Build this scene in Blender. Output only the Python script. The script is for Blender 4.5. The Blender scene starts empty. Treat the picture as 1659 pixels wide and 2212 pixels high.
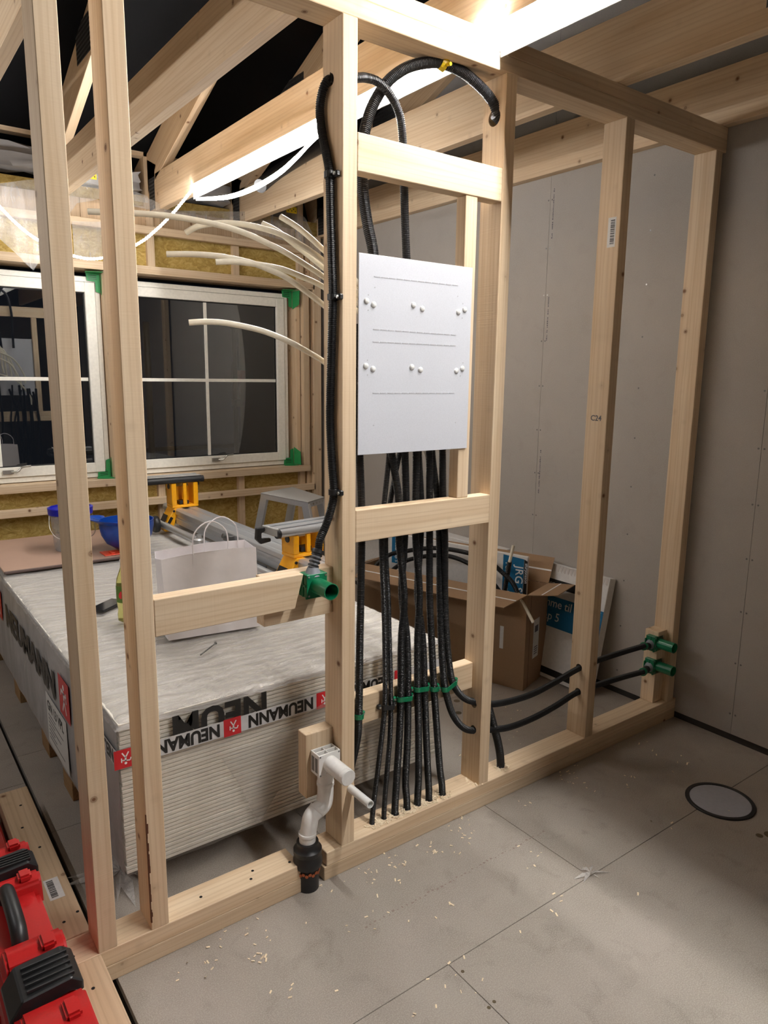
import bpy, bmesh, math, random
from mathutils import Vector, Matrix, Euler
random.seed(7)
C = bpy.context.scene.collection
SC = bpy.context.scene
# ------------------------------------------------------------------ camera
CAM = Vector((-1.17513, -1.72184, 1.56586)); ROT = Euler((1.38559426, -0.01189813, -0.6365968), 'XYZ'); FPX = 1552.8
IW, IH = 1659, 2212
cd = bpy.data.cameras.new('camera'); cam = bpy.data.objects.new('camera', cd); C.objects.link(cam)
cam.location = CAM; cam.rotation_euler = ROT
cd.sensor_fit = 'VERTICAL'; cd.sensor_height = 24; cd.lens = FPX * 24 / IH; cd.clip_start = 0.02; cd.clip_end = 60
SC.camera = cam
# ------------------------------------------------------------------ world, exposure
w = bpy.data.worlds.new('night_sky'); SC.world = w; w.use_nodes = True
w.node_tree.nodes['Background'].inputs[0].default_value = (0.35, 0.42, 0.6, 1)
w.node_tree.nodes['Background'].inputs[1].default_value = 0.012
SC.view_settings.view_transform = 'Standard'; SC.view_settings.look = 'None'
SC.view_settings.gamma = 1; SC.view_settings.use_curve_mapping = False
SC.view_settings.exposure = 0.52
LED = 370.0          # strength of the led strip along the truss chord
LED2 = 26.0         # strength of its drooping end
RMAT = ROT.to_matrix()

def at(u, v, ax, val):
    """point of the place seen at pixel (u, v) of the photograph on the real plane ax = val"""
    d = RMAT @ Vector(((u - IW / 2) / FPX, -(v - IH / 2) / FPX, -1))
    i = 'xyz'.index(ax)
    return CAM + d * ((val - CAM[i]) / d[i])

# ------------------------------------------------------------------ materials
def srgb(r, g, b):
    f = lambda c: (c / 255 / 12.92) if c / 255 <= 0.04045 else ((c / 255 + 0.055) / 1.055) ** 2.4
    return (f(r), f(g), f(b), 1)

class NT:
    def __init__(s, name):
        s.m = bpy.data.materials.new(name); s.m.use_nodes = True
        s.t = s.m.node_tree; s.n = s.t.nodes; s.l = s.t.links
        s.b = s.n['Principled BSDF']; s.out = s.n['Material Output']
    def add(s, typ, **kw):
        x = s.n.new(typ)
        for k, v in kw.items():
            if k.startswith('_'): setattr(x, k[1:], v)
            else:
                k2 = int(k[1:]) if k[0] == 'i' and k[1:].isdigit() else k.replace('__', ' ')
                x.inputs[k2].default_value = v
        return x
    def ramp(s, fac, stops):
        r = s.n.new('ShaderNodeValToRGB'); e = r.color_ramp.elements
        while len(e) < len(stops): e.new(0.5)
        for i, (p, c) in enumerate(stops): e[i].position = p; e[i].color = c if len(c) == 4 else (*c, 1)
        s.l.new(fac, r.inputs[0]); return r.outputs[0]
    def mix(s, fac, a, b, mode='MIX'):
        x = s.n.new('ShaderNodeMix'); x.data_type = 'RGBA'; x.blend_type = mode
        for i, v in ((0, fac), (6, a), (7, b)):
            if hasattr(v, 'links'): s.l.new(v, x.inputs[i])
            else: x.inputs[i].default_value = v
        return x.outputs[2]
    def bump(s, h, strength=0.2, dist=0.002):
        b = s.add('ShaderNodeBump', Strength=strength, Distance=dist)
        s.l.new(h, b.inputs['Height']); s.l.new(b.outputs[0], s.b.inputs['Normal'])

MATS = {}
def plain(name, col, rough=0.5, metal=0.0, bump=0, bscale=60, spec=0.5, trans=0, alpha=1, coat=0):
    if name in MATS: return MATS[name]
    m = NT(name); m.b.inputs['Base Color'].default_value = col
    m.b.inputs['Roughness'].default_value = rough; m.b.inputs['Metallic'].default_value = metal
    m.b.inputs['Specular IOR Level'].default_value = spec
    m.b.inputs['Transmission Weight'].default_value = trans; m.b.inputs['Alpha'].default_value = alpha
    m.b.inputs['Coat Weight'].default_value = coat
    tc = m.add('ShaderNodeTexCoord'); nz = m.add('ShaderNodeTexNoise', Scale=bscale, Detail=3.0)
    m.l.new(tc.outputs['Object'], nz.inputs['Vector'])
    c2 = tuple(c * 0.82 for c in col[:3]) + (1,)
    m.l.new(m.mix(m.ramp(nz.outputs['Fac'], [(0.35, (0, 0, 0)), (0.75, (0.5, 0.5, 0.5))]), col, c2), m.b.inputs['Base Color'])
    if bump: m.bump(nz.outputs['Fac'], bump, 0.002)
    MATS[name] = m.m; return m.m

def wood(name, light, mid, dark, knot=1.0):
    m = NT(name)
    tc = m.add('ShaderNodeTexCoord'); oi = m.add('ShaderNodeObjectInfo')
    sc = m.add('ShaderNodeVectorMath', _operation='SCALE'); m.l.new(oi.outputs['Random'], sc.inputs[0]); sc.inputs['Scale'].default_value = 17.0
    ad = m.add('ShaderNodeVectorMath', _operation='ADD'); m.l.new(tc.outputs['Object'], ad.inputs[0]); m.l.new(sc.outputs[0], ad.inputs[1])
    # long soft streaks
    mp = m.add('ShaderNodeMapping'); mp.inputs['Scale'].default_value = (26, 26, 1.3); m.l.new(ad.outputs[0], mp.inputs[0])
    n1 = m.add('ShaderNodeTexNoise', Scale=1.0, Detail=5.0, Roughness=0.6, Distortion=0.4); m.l.new(mp.outputs[0], n1.inputs['Vector'])
    # growth rings, cut lengthwise
    mp2 = m.add('ShaderNodeMapping'); mp2.inputs['Scale'].default_value = (1, 1, 0.045); mp2.inputs['Rotation'].default_value = (0.02, 0.035, 0.3); m.l.new(ad.outputs[0], mp2.inputs[0])
    wv = m.add('ShaderNodeTexWave', _wave_type='RINGS', _rings_direction='Z', Scale=26.0, Distortion=7.0, Detail=3.0)
    wv.inputs['Detail Scale'].default_value = 1.2; m.l.new(mp2.outputs[0], wv.inputs['Vector'])
    base = m.mix(m.ramp(n1.outputs['Fac'], [(0.3, (0, 0, 0)), (0.72, (1, 1, 1))]), light, mid)
    base = m.mix(m.ramp(wv.outputs['Color'], [(0.6, (0, 0, 0)), (0.97, (0.2, 0.2, 0.2))]), base, dark)
    # knots
    mp3 = m.add('ShaderNodeMapping'); mp3.inputs['Scale'].default_value = (9.0, 9.0, 9.5); m.l.new(ad.outputs[0], mp3.inputs[0])
    vo = m.add('ShaderNodeTexVoronoi', Scale=1.0); m.l.new(mp3.outputs[0], vo.inputs['Vector'])
    kn = m.ramp(vo.outputs['Distance'], [(0.05, (0.95, 0.95, 0.95)), (0.065, (0.4, 0.4, 0.4)), (0.07, (0.75, 0.75, 0.75)), (0.1, (0.14, 0.14, 0.14)), (0.2, (0, 0, 0))])
    base = m.mix(kn, base, srgb(112, 72, 44) if knot else mid)
    # saw marks across
    mp4 = m.add('ShaderNodeMapping'); mp4.inputs['Scale'].default_value = (3, 3, 230); m.l.new(ad.outputs[0], mp4.inputs[0])
    n4 = m.add('ShaderNodeTexNoise', Scale=1.0, Detail=2.0); m.l.new(mp4.outputs[0], n4.inputs['Vector'])
    # per piece tone
    hv = m.add('ShaderNodeHueSaturation'); mr = m.add('ShaderNodeMapRange', _clamp=True)
    mr.inputs[3].default_value = 0.88; mr.inputs[4].default_value = 1.07; m.l.new(oi.outputs['Random'], mr.inputs[0]); m.l.new(mr.outputs[0], hv.inputs['Value']); m.l.new(base, hv.inputs['Color'])
    m.l.new(hv.outputs[0], m.b.inputs['Base Color'])
    m.b.inputs['Roughness'].default_value = 0.62; m.b.inputs['Specular IOR Level'].default_value = 0.35
    ma = m.add('ShaderNodeMath', _operation='ADD'); m.l.new(n1.outputs['Fac'], ma.inputs[0]); m.l.new(n4.outputs['Fac'], ma.inputs[1])
    m.bump(ma.outputs[0], 0.22, 0.0012)
    MATS[name] = m.m; return m.m

WOOD = wood('planed_spruce', srgb(227, 206, 176), srgb(210, 182, 147), srgb(176, 138, 100))
WOODG = wood('weathered_spruce', srgb(216, 192, 160), srgb(196, 168, 134), srgb(150, 114, 82))
WPAL = wood('rough_pallet_wood', srgb(176, 142, 100), srgb(150, 116, 76), srgb(96, 70, 44))

def board(name, c1, c2, c3, speck, bump=0.25, scale=420.0, rough=0.8):
    m = NT(name); tc = m.add('ShaderNodeTexCoord'); oi = m.add('ShaderNodeObjectInfo')
    ad = m.add('ShaderNodeVectorMath', _operation='ADD'); m.l.new(tc.outputs['Object'], ad.inputs[0]); m.l.new(oi.outputs['Location'], ad.inputs[1])
    n1 = m.add('ShaderNodeTexNoise', Scale=scale, Detail=2.0); m.l.new(ad.outputs[0], n1.inputs['Vector'])
    n2 = m.add('ShaderNodeTexNoise', Scale=2.2, Detail=6.0, Roughness=0.62); m.l.new(ad.outputs[0], n2.inputs['Vector'])
    n3 = m.add('ShaderNodeTexNoise', Scale=11.0, Detail=4.0, Distortion=0.8); m.l.new(ad.outputs[0], n3.inputs['Vector'])
    col = m.mix(m.ramp(n2.outputs['Fac'], [(0.35, (0, 0, 0)), (0.7, (1, 1, 1))]), c1, c2)
    col = m.mix(m.ramp(n3.outputs['Fac'], [(0.56, (0, 0, 0)), (0.78, (0.55, 0.55, 0.55))]), col, c3)
    col = m.mix(m.ramp(n1.outputs['Fac'], [(0.42, (0, 0, 0)), (0.66, (0.5, 0.5, 0.5))]), col, speck)
    m.l.new(col, m.b.inputs['Base Color']); m.b.inputs['Roughness'].default_value = rough
    m.b.inputs['Specular IOR Level'].default_value = 0.3
    m.bump(n1.outputs['Fac'], bump, 0.0015)
    MATS[name] = m.m; return m.m
CHIP = board('grey_chipboard', srgb(160, 151, 142), srgb(144, 135, 126), srgb(120, 111, 103), srgb(186, 178, 168), 0.35, 300.0)
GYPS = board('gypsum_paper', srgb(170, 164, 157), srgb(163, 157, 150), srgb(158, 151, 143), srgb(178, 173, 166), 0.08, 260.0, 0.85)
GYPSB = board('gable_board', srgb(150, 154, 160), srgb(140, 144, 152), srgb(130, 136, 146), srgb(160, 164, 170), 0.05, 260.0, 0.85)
def wool_mat():
    m = NT('mineral_wool'); tc = m.add('ShaderNodeTexCoord')
    mp = m.add('ShaderNodeMapping'); mp.inputs['Scale'].default_value = (1, 1, 1.6); m.l.new(tc.outputs['Object'], mp.inputs[0])
    n1 = m.add('ShaderNodeTexNoise', Scale=16.0, Detail=8.0, Roughness=0.7, Distortion=1.6); m.l.new(mp.outputs[0], n1.inputs['Vector'])
    col = m.ramp(n1.outputs['Fac'], [(0.3, srgb(156, 128, 66)), (0.5, srgb(196, 168, 98)), (0.72, srgb(222, 200, 134))])
    m.l.new(col, m.b.inputs['Base Color']); m.b.inputs['Roughness'].default_value = 1; m.b.inputs['Specular IOR Level'].default_value = 0.05
    m.bump(n1.outputs['Fac'], 0.7, 0.015); MATS['wool'] = m.m; return m.m
WOOL = wool_mat()
BLACKROOF = plain('black_roof_membrane', (0.0028, 0.003, 0.0038, 1), 0.85, bump=0.3, bscale=9, spec=0.12)
COND = plain('black_corrugated_plastic', (0.009, 0.0092, 0.01, 1), 0.4, spec=0.4)
BLACKP = plain('black_plastic', (0.014, 0.014, 0.015, 1), 0.42)
WHITEM = plain('white_powder_coat', srgb(212, 214, 221), 0.45, bump=0.05, bscale=400)
WHITEP = plain('white_plastic', srgb(235, 235, 232), 0.3)
GREYP = plain('light_grey_plastic', srgb(232, 230, 226), 0.32)
GREYC = plain('grey_cone_plastic', srgb(140, 143, 150), 0.4)
PEX = plain('ivory_pex', srgb(248, 241, 222), 0.32, spec=0.6)
GREEN = plain('green_plastic', srgb(12, 118, 78), 0.28, spec=0.6)
GREEND = plain('green_tape', srgb(46, 150, 84), 0.5)
YELL = plain('yellow_plastic', srgb(238, 206, 30), 0.4)
YPAINT = plain('yellow_painted_metal', srgb(244, 170, 18), 0.35)
ALU = plain('aluminium', srgb(200, 202, 204), 0.34, 0.75, bump=0.05, bscale=200)
ALUR = plain('rough_aluminium', srgb(170, 168, 164), 0.6, 0.35, bump=0.5, bscale=260)
STEEL = plain('dark_steel', srgb(120, 120, 118), 0.4, 0.9)
PLATE = plain('galvanised_nail_plate', srgb(96, 98, 102), 0.5, 0.8)
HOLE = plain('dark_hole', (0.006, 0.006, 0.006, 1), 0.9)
RED = plain('red_plastic', srgb(186, 26, 27), 0.33, bump=0.06, bscale=300, spec=0.5)
REDI = plain('red_print', srgb(206, 36, 46), 0.4)
INK = plain('black_print', (0.01, 0.01, 0.01, 1), 0.4)
GINK = plain('grey_print', srgb(92, 90, 98), 0.7)
WINK = plain('white_print', srgb(240, 240, 240), 0.4)
SHEET = plain('gypsum_sheet_edge', srgb(232, 226, 214), 0.8, bump=0.2, bscale=120)
CARD = plain('corrugated_cardboard', srgb(158, 128, 98), 0.8, bump=0.12, bscale=180)
WCARD = plain('white_cardboard', srgb(226, 224, 222), 0.6)
BLUEI = plain('blue_print', srgb(16, 104, 150), 0.45)
BLUE = plain('blue_plastic', srgb(12, 72, 168), 0.3, spec=0.6)
DBLUE = plain('dark_blue_lid', srgb(28, 34, 168), 0.35)
ORANGE = plain('orange_red_plastic', srgb(238, 74, 40), 0.4)
PAPER = plain('white_kraft_paper', srgb(249, 244, 245), 0.75, bump=0.25, bscale=14)
CREAM = plain('cream_window_paint', srgb(250, 247, 236), 0.35)
COPPER = plain('copper', srgb(190, 108, 70), 0.4, 0.6)
CHIPS = plain('wood_shaving', srgb(244, 226, 196), 0.8)
SCREWM = plain('zinc_screw', srgb(196, 196, 190), 0.3, 0.9)
BATT = plain('white_insulation_bag', srgb(176, 176, 178), 0.6, bump=0.6, bscale=12)
PAPERLAB = plain('paper_label', srgb(224, 224, 222), 0.6)
SOIL = plain('dust_stain', srgb(92, 80, 60), 0.9)

def film(name, tint, dens, bump, scale, stretch=(1, 1, 1), rough=0.14, dist=0.02):
    """thin clear plastic: partly see-through, creased and glossy"""
    m = NT(name); tc = m.add('ShaderNodeTexCoord'); mp = m.add('ShaderNodeMapping'); mp.inputs['Scale'].default_value = stretch
    m.l.new(tc.outputs['Object'], mp.inputs[0])
    nz = m.add('ShaderNodeTexNoise', Scale=scale, Detail=6.0, Roughness=0.6, Distortion=0.8); m.l.new(mp.outputs[0], nz.inputs['Vector'])
    tr = m.add('ShaderNodeBsdfTransparent'); tr.inputs[0].default_value = (0.96, 0.96, 0.96, 1)
    m.b.inputs['Base Color'].default_value = tint; m.b.inputs['Roughness'].default_value = rough
    m.b.inputs['Specular IOR Level'].default_value = 0.8
    m.bump(nz.outputs['Fac'], bump, dist)
    mx = m.add('ShaderNodeMixShader')
    m.l.new(m.ramp(nz.outputs['Fac'], [(0.3, (dens * .7,) * 3), (0.75, (min(1, dens * 1.5),) * 3)]), mx.inputs[0])
    m.l.new(tr.outputs[0], mx.inputs[1]); m.l.new(m.b.outputs[0], mx.inputs[2]); m.l.new(mx.outputs[0], m.out.inputs[0])
    MATS[name] = m.m; return m.m
FILMT = film('milky_wrap_top', srgb(228, 224, 222), 0.42, 1.0, 7.0, (1, 5.0, 1), 0.07, 0.045)
FILMS = film('clear_wrap_side', srgb(225, 220, 212), 0.1, 0.3, 3.0, (1, 1, 1.2), 0.16)
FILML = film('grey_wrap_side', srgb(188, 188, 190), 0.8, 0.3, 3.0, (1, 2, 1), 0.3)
VAPOUR = film('clear_vapour_sheet', srgb(200, 200, 200), 0.3, 0.9, 6.0, (3, 1, 0.7), 0.12)
SCRAP = film('clear_plastic_scrap', srgb(225, 220, 215), 0.6, 0.8, 30.0)
BUCKETM = film('clear_bucket_plastic', srgb(200, 204, 206), 0.42, 0.1, 6.0)
def glass():
    m = NT('window_glass'); tr = m.add('ShaderNodeBsdfTransparent'); tr.inputs[0].default_value = (0.9, 0.93, 0.93, 1)
    gl = m.add('ShaderNodeBsdfGlossy'); gl.inputs['Roughness'].default_value = 0.004
    fr = m.add('ShaderNodeFresnel', IOR=2.3); mx = m.add('ShaderNodeMixShader')
    m.l.new(fr.outputs[0], mx.inputs[0]); m.l.new(tr.outputs[0], mx.inputs[1]); m.l.new(gl.outputs[0], mx.inputs[2]); m.l.new(mx.outputs[0], m.out.inputs[0])
    return m.m
GLASS = glass()
def bottle_mat():
    m = NT('pale_bottle'); m.b.inputs['Base Color'].default_value = srgb(236, 232, 150); m.b.inputs['Transmission Weight'].default_value = 0.85
    m.b.inputs['Roughness'].default_value = 0.06; m.b.inputs['IOR'].default_value = 1.33; return m.m
BOTTLE = bottle_mat()
def emit(name, col, s):
    m = NT(name); m.b.inputs['Base Color'].default_value = col; m.b.inputs['Emission Color'].default_value = col; m.b.inputs['Emission Strength'].default_value = s; return m.m
LEDM = emit('led_strip_light', (1, 0.975, 0.95, 1), LED)
LEDF = emit('added_fill_light', (1, 0.97, 0.95, 1), 56.0)  # for the added strip out of frame on the left
CABLEGLOW = emit('glowing_cable_light', (1, 0.97, 0.94, 1), 46.0)  # glow given to the sagging white cables
LEDB = emit('led_back_light', (1, 0.975, 0.95, 1), 250.0)
LEDD = emit('led_droop_light', (1, 0.97, 0.94, 1), LED2)

# ------------------------------------------------------------------ geometry helpers
WM = {}
def put(name, me, M, parent=None, kind=None):
    o = bpy.data.objects.new(name, me); C.objects.link(o); o.matrix_basis = M
    if parent is not None:
        o.parent = parent; o.matrix_parent_inverse = WM[parent.name].inverted()
    WM[o.name] = M.copy()
    if kind: o['kind'] = kind
    return o
def tag(o, label, cat, group=None, kind=None):
    o['label'] = label; o['category'] = cat
    if group: o['group'] = group
    if kind: o['kind'] = kind
    return o
def thing(name, loc, label, cat, group=None):
    o = bpy.data.objects.new(name, None); C.objects.link(o); o.empty_display_size = 0.05
    o.location = loc; WM[o.name] = Matrix.Translation(Vector(loc)); return tag(o, label, cat, group)
def struct(o): o['kind'] = 'structure'; return o

class MB:
    def __init__(s): s.b = bmesh.new()
    def box(s, x0, x1, y0, y1, z0, z1, M=None):
        vs = [Vector((x, y, z)) for x in (x0, x1) for y in (y0, y1) for z in (z0, z1)]
        if M is not None: vs = [M @ v for v in vs]
        v = [s.b.verts.new(q) for q in vs]
        for f in ((0, 1, 3, 2), (4, 6, 7, 5), (0, 4, 5, 1), (2, 3, 7, 6), (0, 2, 6, 4), (1, 5, 7, 3)): s.b.faces.new([v[i] for i in f])
        return s
    def prism(s, pts, vec):
        vec = Vector(vec); a = [s.b.verts.new(Vector(p)) for p in pts]; b = [s.b.verts.new(Vector(p) + vec) for p in pts]; n = len(a)
        s.b.faces.new(a[::-1]); s.b.faces.new(b)
        for i in range(n): s.b.faces.new((a[i], a[(i + 1) % n], b[(i + 1) % n], b[i]))
        return s
    def quad(s, *p): s.b.faces.new([s.b.verts.new(Vector(q)) for q in p]); return s
    def sweep(s, pts, r, n=12, cap=True, hollow=0):
        pts = [Vector(p) for p in pts]; N = len(pts); rings = []
        t = (pts[1] - pts[0]).normalized(); up = Vector((0, 0, 1)) if abs(t.z) < 0.9 else Vector((1, 0, 0))
        u = t.cross(up).normalized()
        for i, p in enumerate(pts):
            t = (pts[min(i + 1, N - 1)] - pts[max(i - 1, 0)]).normalized()
            u = (u - t * u.dot(t)).normalized(); v = t.cross(u)
            rr = r[i] if hasattr(r, '__len__') else r
            rings.append([s.b.verts.new(p + (u * math.cos(a) + v * math.sin(a)) * rr) for a in [2 * math.pi * k / n for k in range(n)]])
        for A, B in zip(rings, rings[1:]):
            for k in range(n): s.b.faces.new((A[k], A[(k + 1) % n], B[(k + 1) % n], B[k]))
        if cap:
            for R, fl in ((rings[0], 1), (rings[-1], 0)): s.b.faces.new(R[::-1] if fl else R)
        return s
    def tube(s, p0, p1, r, n=20, r2=None, cap=True):
        return s.sweep([p0, p1], [r, r if r2 is None else r2], n, cap)
    def pipe(s, p0, p1, ro, ri, n=24):
        """open ended pipe with a wall"""
        p0 = Vector(p0); p1 = Vector(p1); t = (p1 - p0).normalized(); u = t.cross(Vector((0, 0, 1)) if abs(t.z) < .9 else Vector((1, 0, 0))).normalized(); v = t.cross(u)
        R = [[s.b.verts.new(p + (u * math.cos(2 * math.pi * k / n) + v * math.sin(2 * math.pi * k / n)) * r) for k in range(n)] for p, r in ((p0, ro), (p1, ro), (p1, ri), (p0, ri))]
        for i in range(4):
            A, B = R[i], R[(i + 1) % 4]
            for k in range(n): s.b.faces.new((A[k], A[(k + 1) % n], B[(k + 1) % n], B[k]))
        return s
    def lathe(s, prof, c=(0, 0, 0), n=28, M=None):
        c = Vector(c); rings = []
        for r, z in prof:
            q = [Vector((r * math.cos(2 * math.pi * k / n), r * math.sin(2 * math.pi * k / n), z)) for k in range(n)]
            if M is not None: q = [M @ v for v in q]
            rings.append([s.b.verts.new(v + c) for v in q])
        for A, B in zip(rings, rings[1:]):
            for k in range(n): s.b.faces.new((A[k], A[(k + 1) % n], B[(k + 1) % n], B[k]))
        s.b.faces.new(rings[0][::-1]); s.b.faces.new(rings[-1]); return s
    def build(s, name, mat, parent=None, bevel=0, smooth=False, kind=None, seg=1, rot=None, origin=None):
        b = s.b
        bmesh.ops.recalc_face_normals(b, faces=b.faces)
        if bevel: bmesh.ops.bevel(b, geom=[e for e in b.edges], offset=bevel, segments=seg, affect='EDGES', clamp_overlap=True)
        lo = [min(v.co[i] for v in b.verts) for i in range(3)]; hi = [max(v.co[i] for v in b.verts) for i in range(3)]
        o = Vector(((lo[0] + hi[0]) / 2, (lo[1] + hi[1]) / 2, lo[2])) if origin is None else Vector(origin)
        M = Matrix.Translation(o)
        if rot is not None: M = M @ rot.to_4x4()
        b.transform(M.inverted())
        me = bpy.data.meshes.new(name); b.to_mesh(me); b.free(); me.materials.append(mat)
        if smooth:
            me.polygons.foreach_set('use_smooth', [True] * len(me.polygons))
            try: me.set_sharp_from_angle(angle=math.radians(42))
            except Exception: pass
        me.update(); return put(name, me, M, parent, kind)

AX = {'z': Matrix.Identity(3), 'x': Matrix(((0, 0, 1), (0, 1, 0), (-1, 0, 0))), 'y': Matrix(((1, 0, 0), (0, 0, 1), (0, -1, 0)))}
def lum(name, x0, x1, y0, y1, z0, z1, ax='z', mat=None, parent=None, bevel=0.0018):
    """a length of sawn timber, grain (local Z) along ax"""
    return MB().box(x0, x1, y0, y1, z0, z1).build(name, mat or WOOD, parent, bevel, rot=AX[ax])
def slanted(name, x0, x1, a, b, h, mat=None, parent=None):
    """timber between (y, z) a and b: a, b lie on its UPPER edge, h its depth, between x0 and x1"""
    (ya, za), (yb, zb) = a, b; d = Vector((0, yb - ya, zb - za)).normalized(); n = Vector((0, -d.z, d.y))
    if n.z > 0: n = -n
    A = Vector((x0, ya, za)); B = Vector((x0, yb, zb))
    R = Matrix((Vector((1, 0, 0)), Vector((1, 0, 0)).cross(d) * -1, d)).transposed()
    return MB().prism([A, B, B + n * h, A + n * h], (x1 - x0, 0, 0)).build(name, mat or WOOD, parent, 0.0018, rot=R)
def drill(o, p, d, r, depth=0.3):
    """cut a real round hole into mesh object o"""
    d = Vector(d).normalized(); p = Vector(p)
    k = MB().tube(p - d * depth / 2, p + d * depth / 2, r, 20).build('cutter', HOLE)
    m = o.modifiers.new('b', 'BOOLEAN'); m.operation = 'DIFFERENCE'; m.object = k; m.solver = 'EXACT'
    dg = bpy.context.evaluated_depsgraph_get(); dg.update()
    me = bpy.data.meshes.new_from_object(o.evaluated_get(dg)); o.modifiers.clear(); old = o.data; o.data = me
    me.name = old.name; bpy.data.meshes.remove(old)
    bpy.data.objects.remove(k, do_unlink=True)
def spline(pts, step=0.01):
    pts = [Vector(p) for p in pts]; out = []
    P = [pts[0] * 2 - pts[1]] + pts + [pts[-1] * 2 - pts[-2]]
    for i in range(1, len(P) - 2):
        p0, p1, p2, p3 = P[i - 1:i + 3]; n = max(2, int((p2 - p1).length / step))
        for k in range(n):
            t = k / n
            out.append(0.5 * ((2 * p1) + (p2 - p0) * t + (2 * p0 - 5 * p1 + 4 * p2 - p3) * t * t + (3 * p1 - p0 - 3 * p2 + p3) * t ** 3))
    out.append(pts[-1]); return out
def even(pts, step):
    out = [pts[0]]; acc = 0
    for a, b in zip(pts, pts[1:]):
        L = (b - a).length
        while acc + L >= step:
            t = (step - acc) / L; a = a.lerp(b, t); out.append(a); L = (b - a).length; acc = 0
        acc += L
    return out
def conduit(pts, r=0.0125, name='corrugated_conduit', label=None, cat='pipe', group=None, parent=None, pitch=0.0052, mat=None, n=12):
    q = even(spline(pts, 0.01), pitch / 4); rr = [r if (i % 4) in (0, 1) else r * 0.87 for i in range(len(q))]
    o = MB().sweep(q, rr, n).build(name, mat or COND, parent, smooth=False)
    if label: tag(o, label, cat, group)
    return o
def smoothtube(pts, r, name, mat, parent=None, n=14, step=0.015):
    return MB().sweep(spline(pts, step), r, n).build(name, mat, parent, smooth=True)
def hollowtube(pts, r, ri, name, mat, parent=None, n=16, step=0.015):
    q = spline(pts, step); q = [q[0]] + q; m = MB(); 
    a = q[::1]; path = a[1:]; 
    m.sweep(path, r, n, cap=False); m.sweep(path, ri, n, cap=False)
    b = m.b; b.verts.ensure_lookup_table(); N = len(path)
    for base in (0, (N - 1) * n):
        for k in range(n):
            b.faces.new((b.verts[base + k], b.verts[base + (k + 1) % n], b.verts[N * n + base + (k + 1) % n], b.verts[N * n + base + k]))
    return m.build(name, mat, parent, smooth=True)
def text(name, s, o, xd, yd, size, mat, parent=None, bold=0.0, align='LEFT', cx=1.0):
    cu = bpy.data.curves.new(name, 'FONT'); cu.body = s; cu.size = size; cu.align_x = align; cu.offset = bold; cu.extrude = 0.0002; cu.resolution_u = 3
    t = bpy.data.objects.new('tmp', cu); C.objects.link(t)
    dg = bpy.context.evaluated_depsgraph_get(); dg.update()
    me = bpy.data.meshes.new_from_object(t.evaluated_get(dg)); bpy.data.objects.remove(t, do_unlink=True)
    me.name = name; me.materials.clear(); me.materials.append(mat)
    xd = Vector(xd).normalized(); yd = Vector(yd).normalized(); zd = xd.cross(yd)
    if cx != 1: me.transform(Matrix.Diagonal((cx, 1, 1, 1)))
    M = Matrix.Translation(Vector(o)) @ Matrix((xd, yd, zd)).transposed().to_4x4()
    return put(name, me, M, parent)
def bars(o, xd, yd, w, h, mat, parent, name='barcode', n=18, flat=0.0004):
    """a barcode: thin upright bars on a label"""
    xd = Vector(xd).normalized(); yd = Vector(yd).normalized(); m = MB(); x = 0; rnd = random.Random(3)
    while x < w:
        a = rnd.choice((.4, .7, 1.1)) * w / n * .8; p = Vector(o) + xd * x
        m.prism([p, p + xd * a, p + xd * a + yd * h, p + yd * h], xd.cross(yd) * flat); x += a + rnd.choice((.4, .8)) * w / n * .8
    return m.build(name, mat, parent)

# ================================================================== THE SETTING
XW, YB = 1.835, 3.2
# floor: chipboard slabs with real joints
fl = struct(MB().box(-3.2, 2.0, -4.4, 3.4, -0.06, -0.0225).build('floor', plain('subfloor', (0.02, 0.018, 0.016, 1), 0.9)))
g = 0.0009
def slab(x0, x1, y0, y1, gx=g):
    MB().box(x0 + gx, x1 - g, y0 + g, y1 - g, -0.022, 0).build('floor_board', CHIP, fl, 0.0008)
for (x0, x1, y0, y1) in ((-.753, -.012, -1.09, -.475), (-.012, XW, -1.09, -.475), (-.753, .59, -.475, .14), (.59, XW, -.475, .14),
        (-.753, .2, -4.4, -1.09), (.2, XW, -4.4, -1.09), (-.753, .0, .14, .76), (0, XW, .14, .76), (-.753, .9, .76, 1.38), (.9, XW, .76, 1.38),
        (-.753, .3, 1.38, 2.0), (.3, XW, 1.38, 2.0), (-.753, XW, 2.0, 3.4),
        (-3.2, -.765, -4.4, -1.2), (-3.2, -.765, -1.2, -.3), (-3.2, -.765, -.3, .55), (-3.2, -.765, .55, 1.15), (-3.2, -.765, 1.15, 1.75), (-3.2, -.765, 1.75, 2.4), (-3.2, -.765, 2.4, 3.4)):
    slab(x0, x1, y0, y1)

m = MB()
for (u, v) in ((518, 949), (636, 1062), (616, 1084)): 
    p = at(700 + u * .578, 1550 + v * .578, 'z', 0); m.tube((p.x, p.y, -.0005), (p.x, p.y, .0005), .005, 9)
for (x, y) in ((1.02, .62), (1.1, .72), (.95, .5), (1.3, .2)): m.tube((x, y, -.0005), (x, y, .0004), .016, 12)
m.build('screw_dimples', SOIL, fl, kind='stuff')
m = MB(); rnd = random.Random(21)
for k in range(46):
    x = -.12 + k * .017; y = -.235 + rnd.uniform(-.004, .004); m.box(x, x + rnd.uniform(.003, .010), y, y + rnd.uniform(.002, .007), 0, .0003)
m.build('faint_board_print', plain('faint_red_print', srgb(140, 124, 116), .8), fl, kind='stuff')

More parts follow.
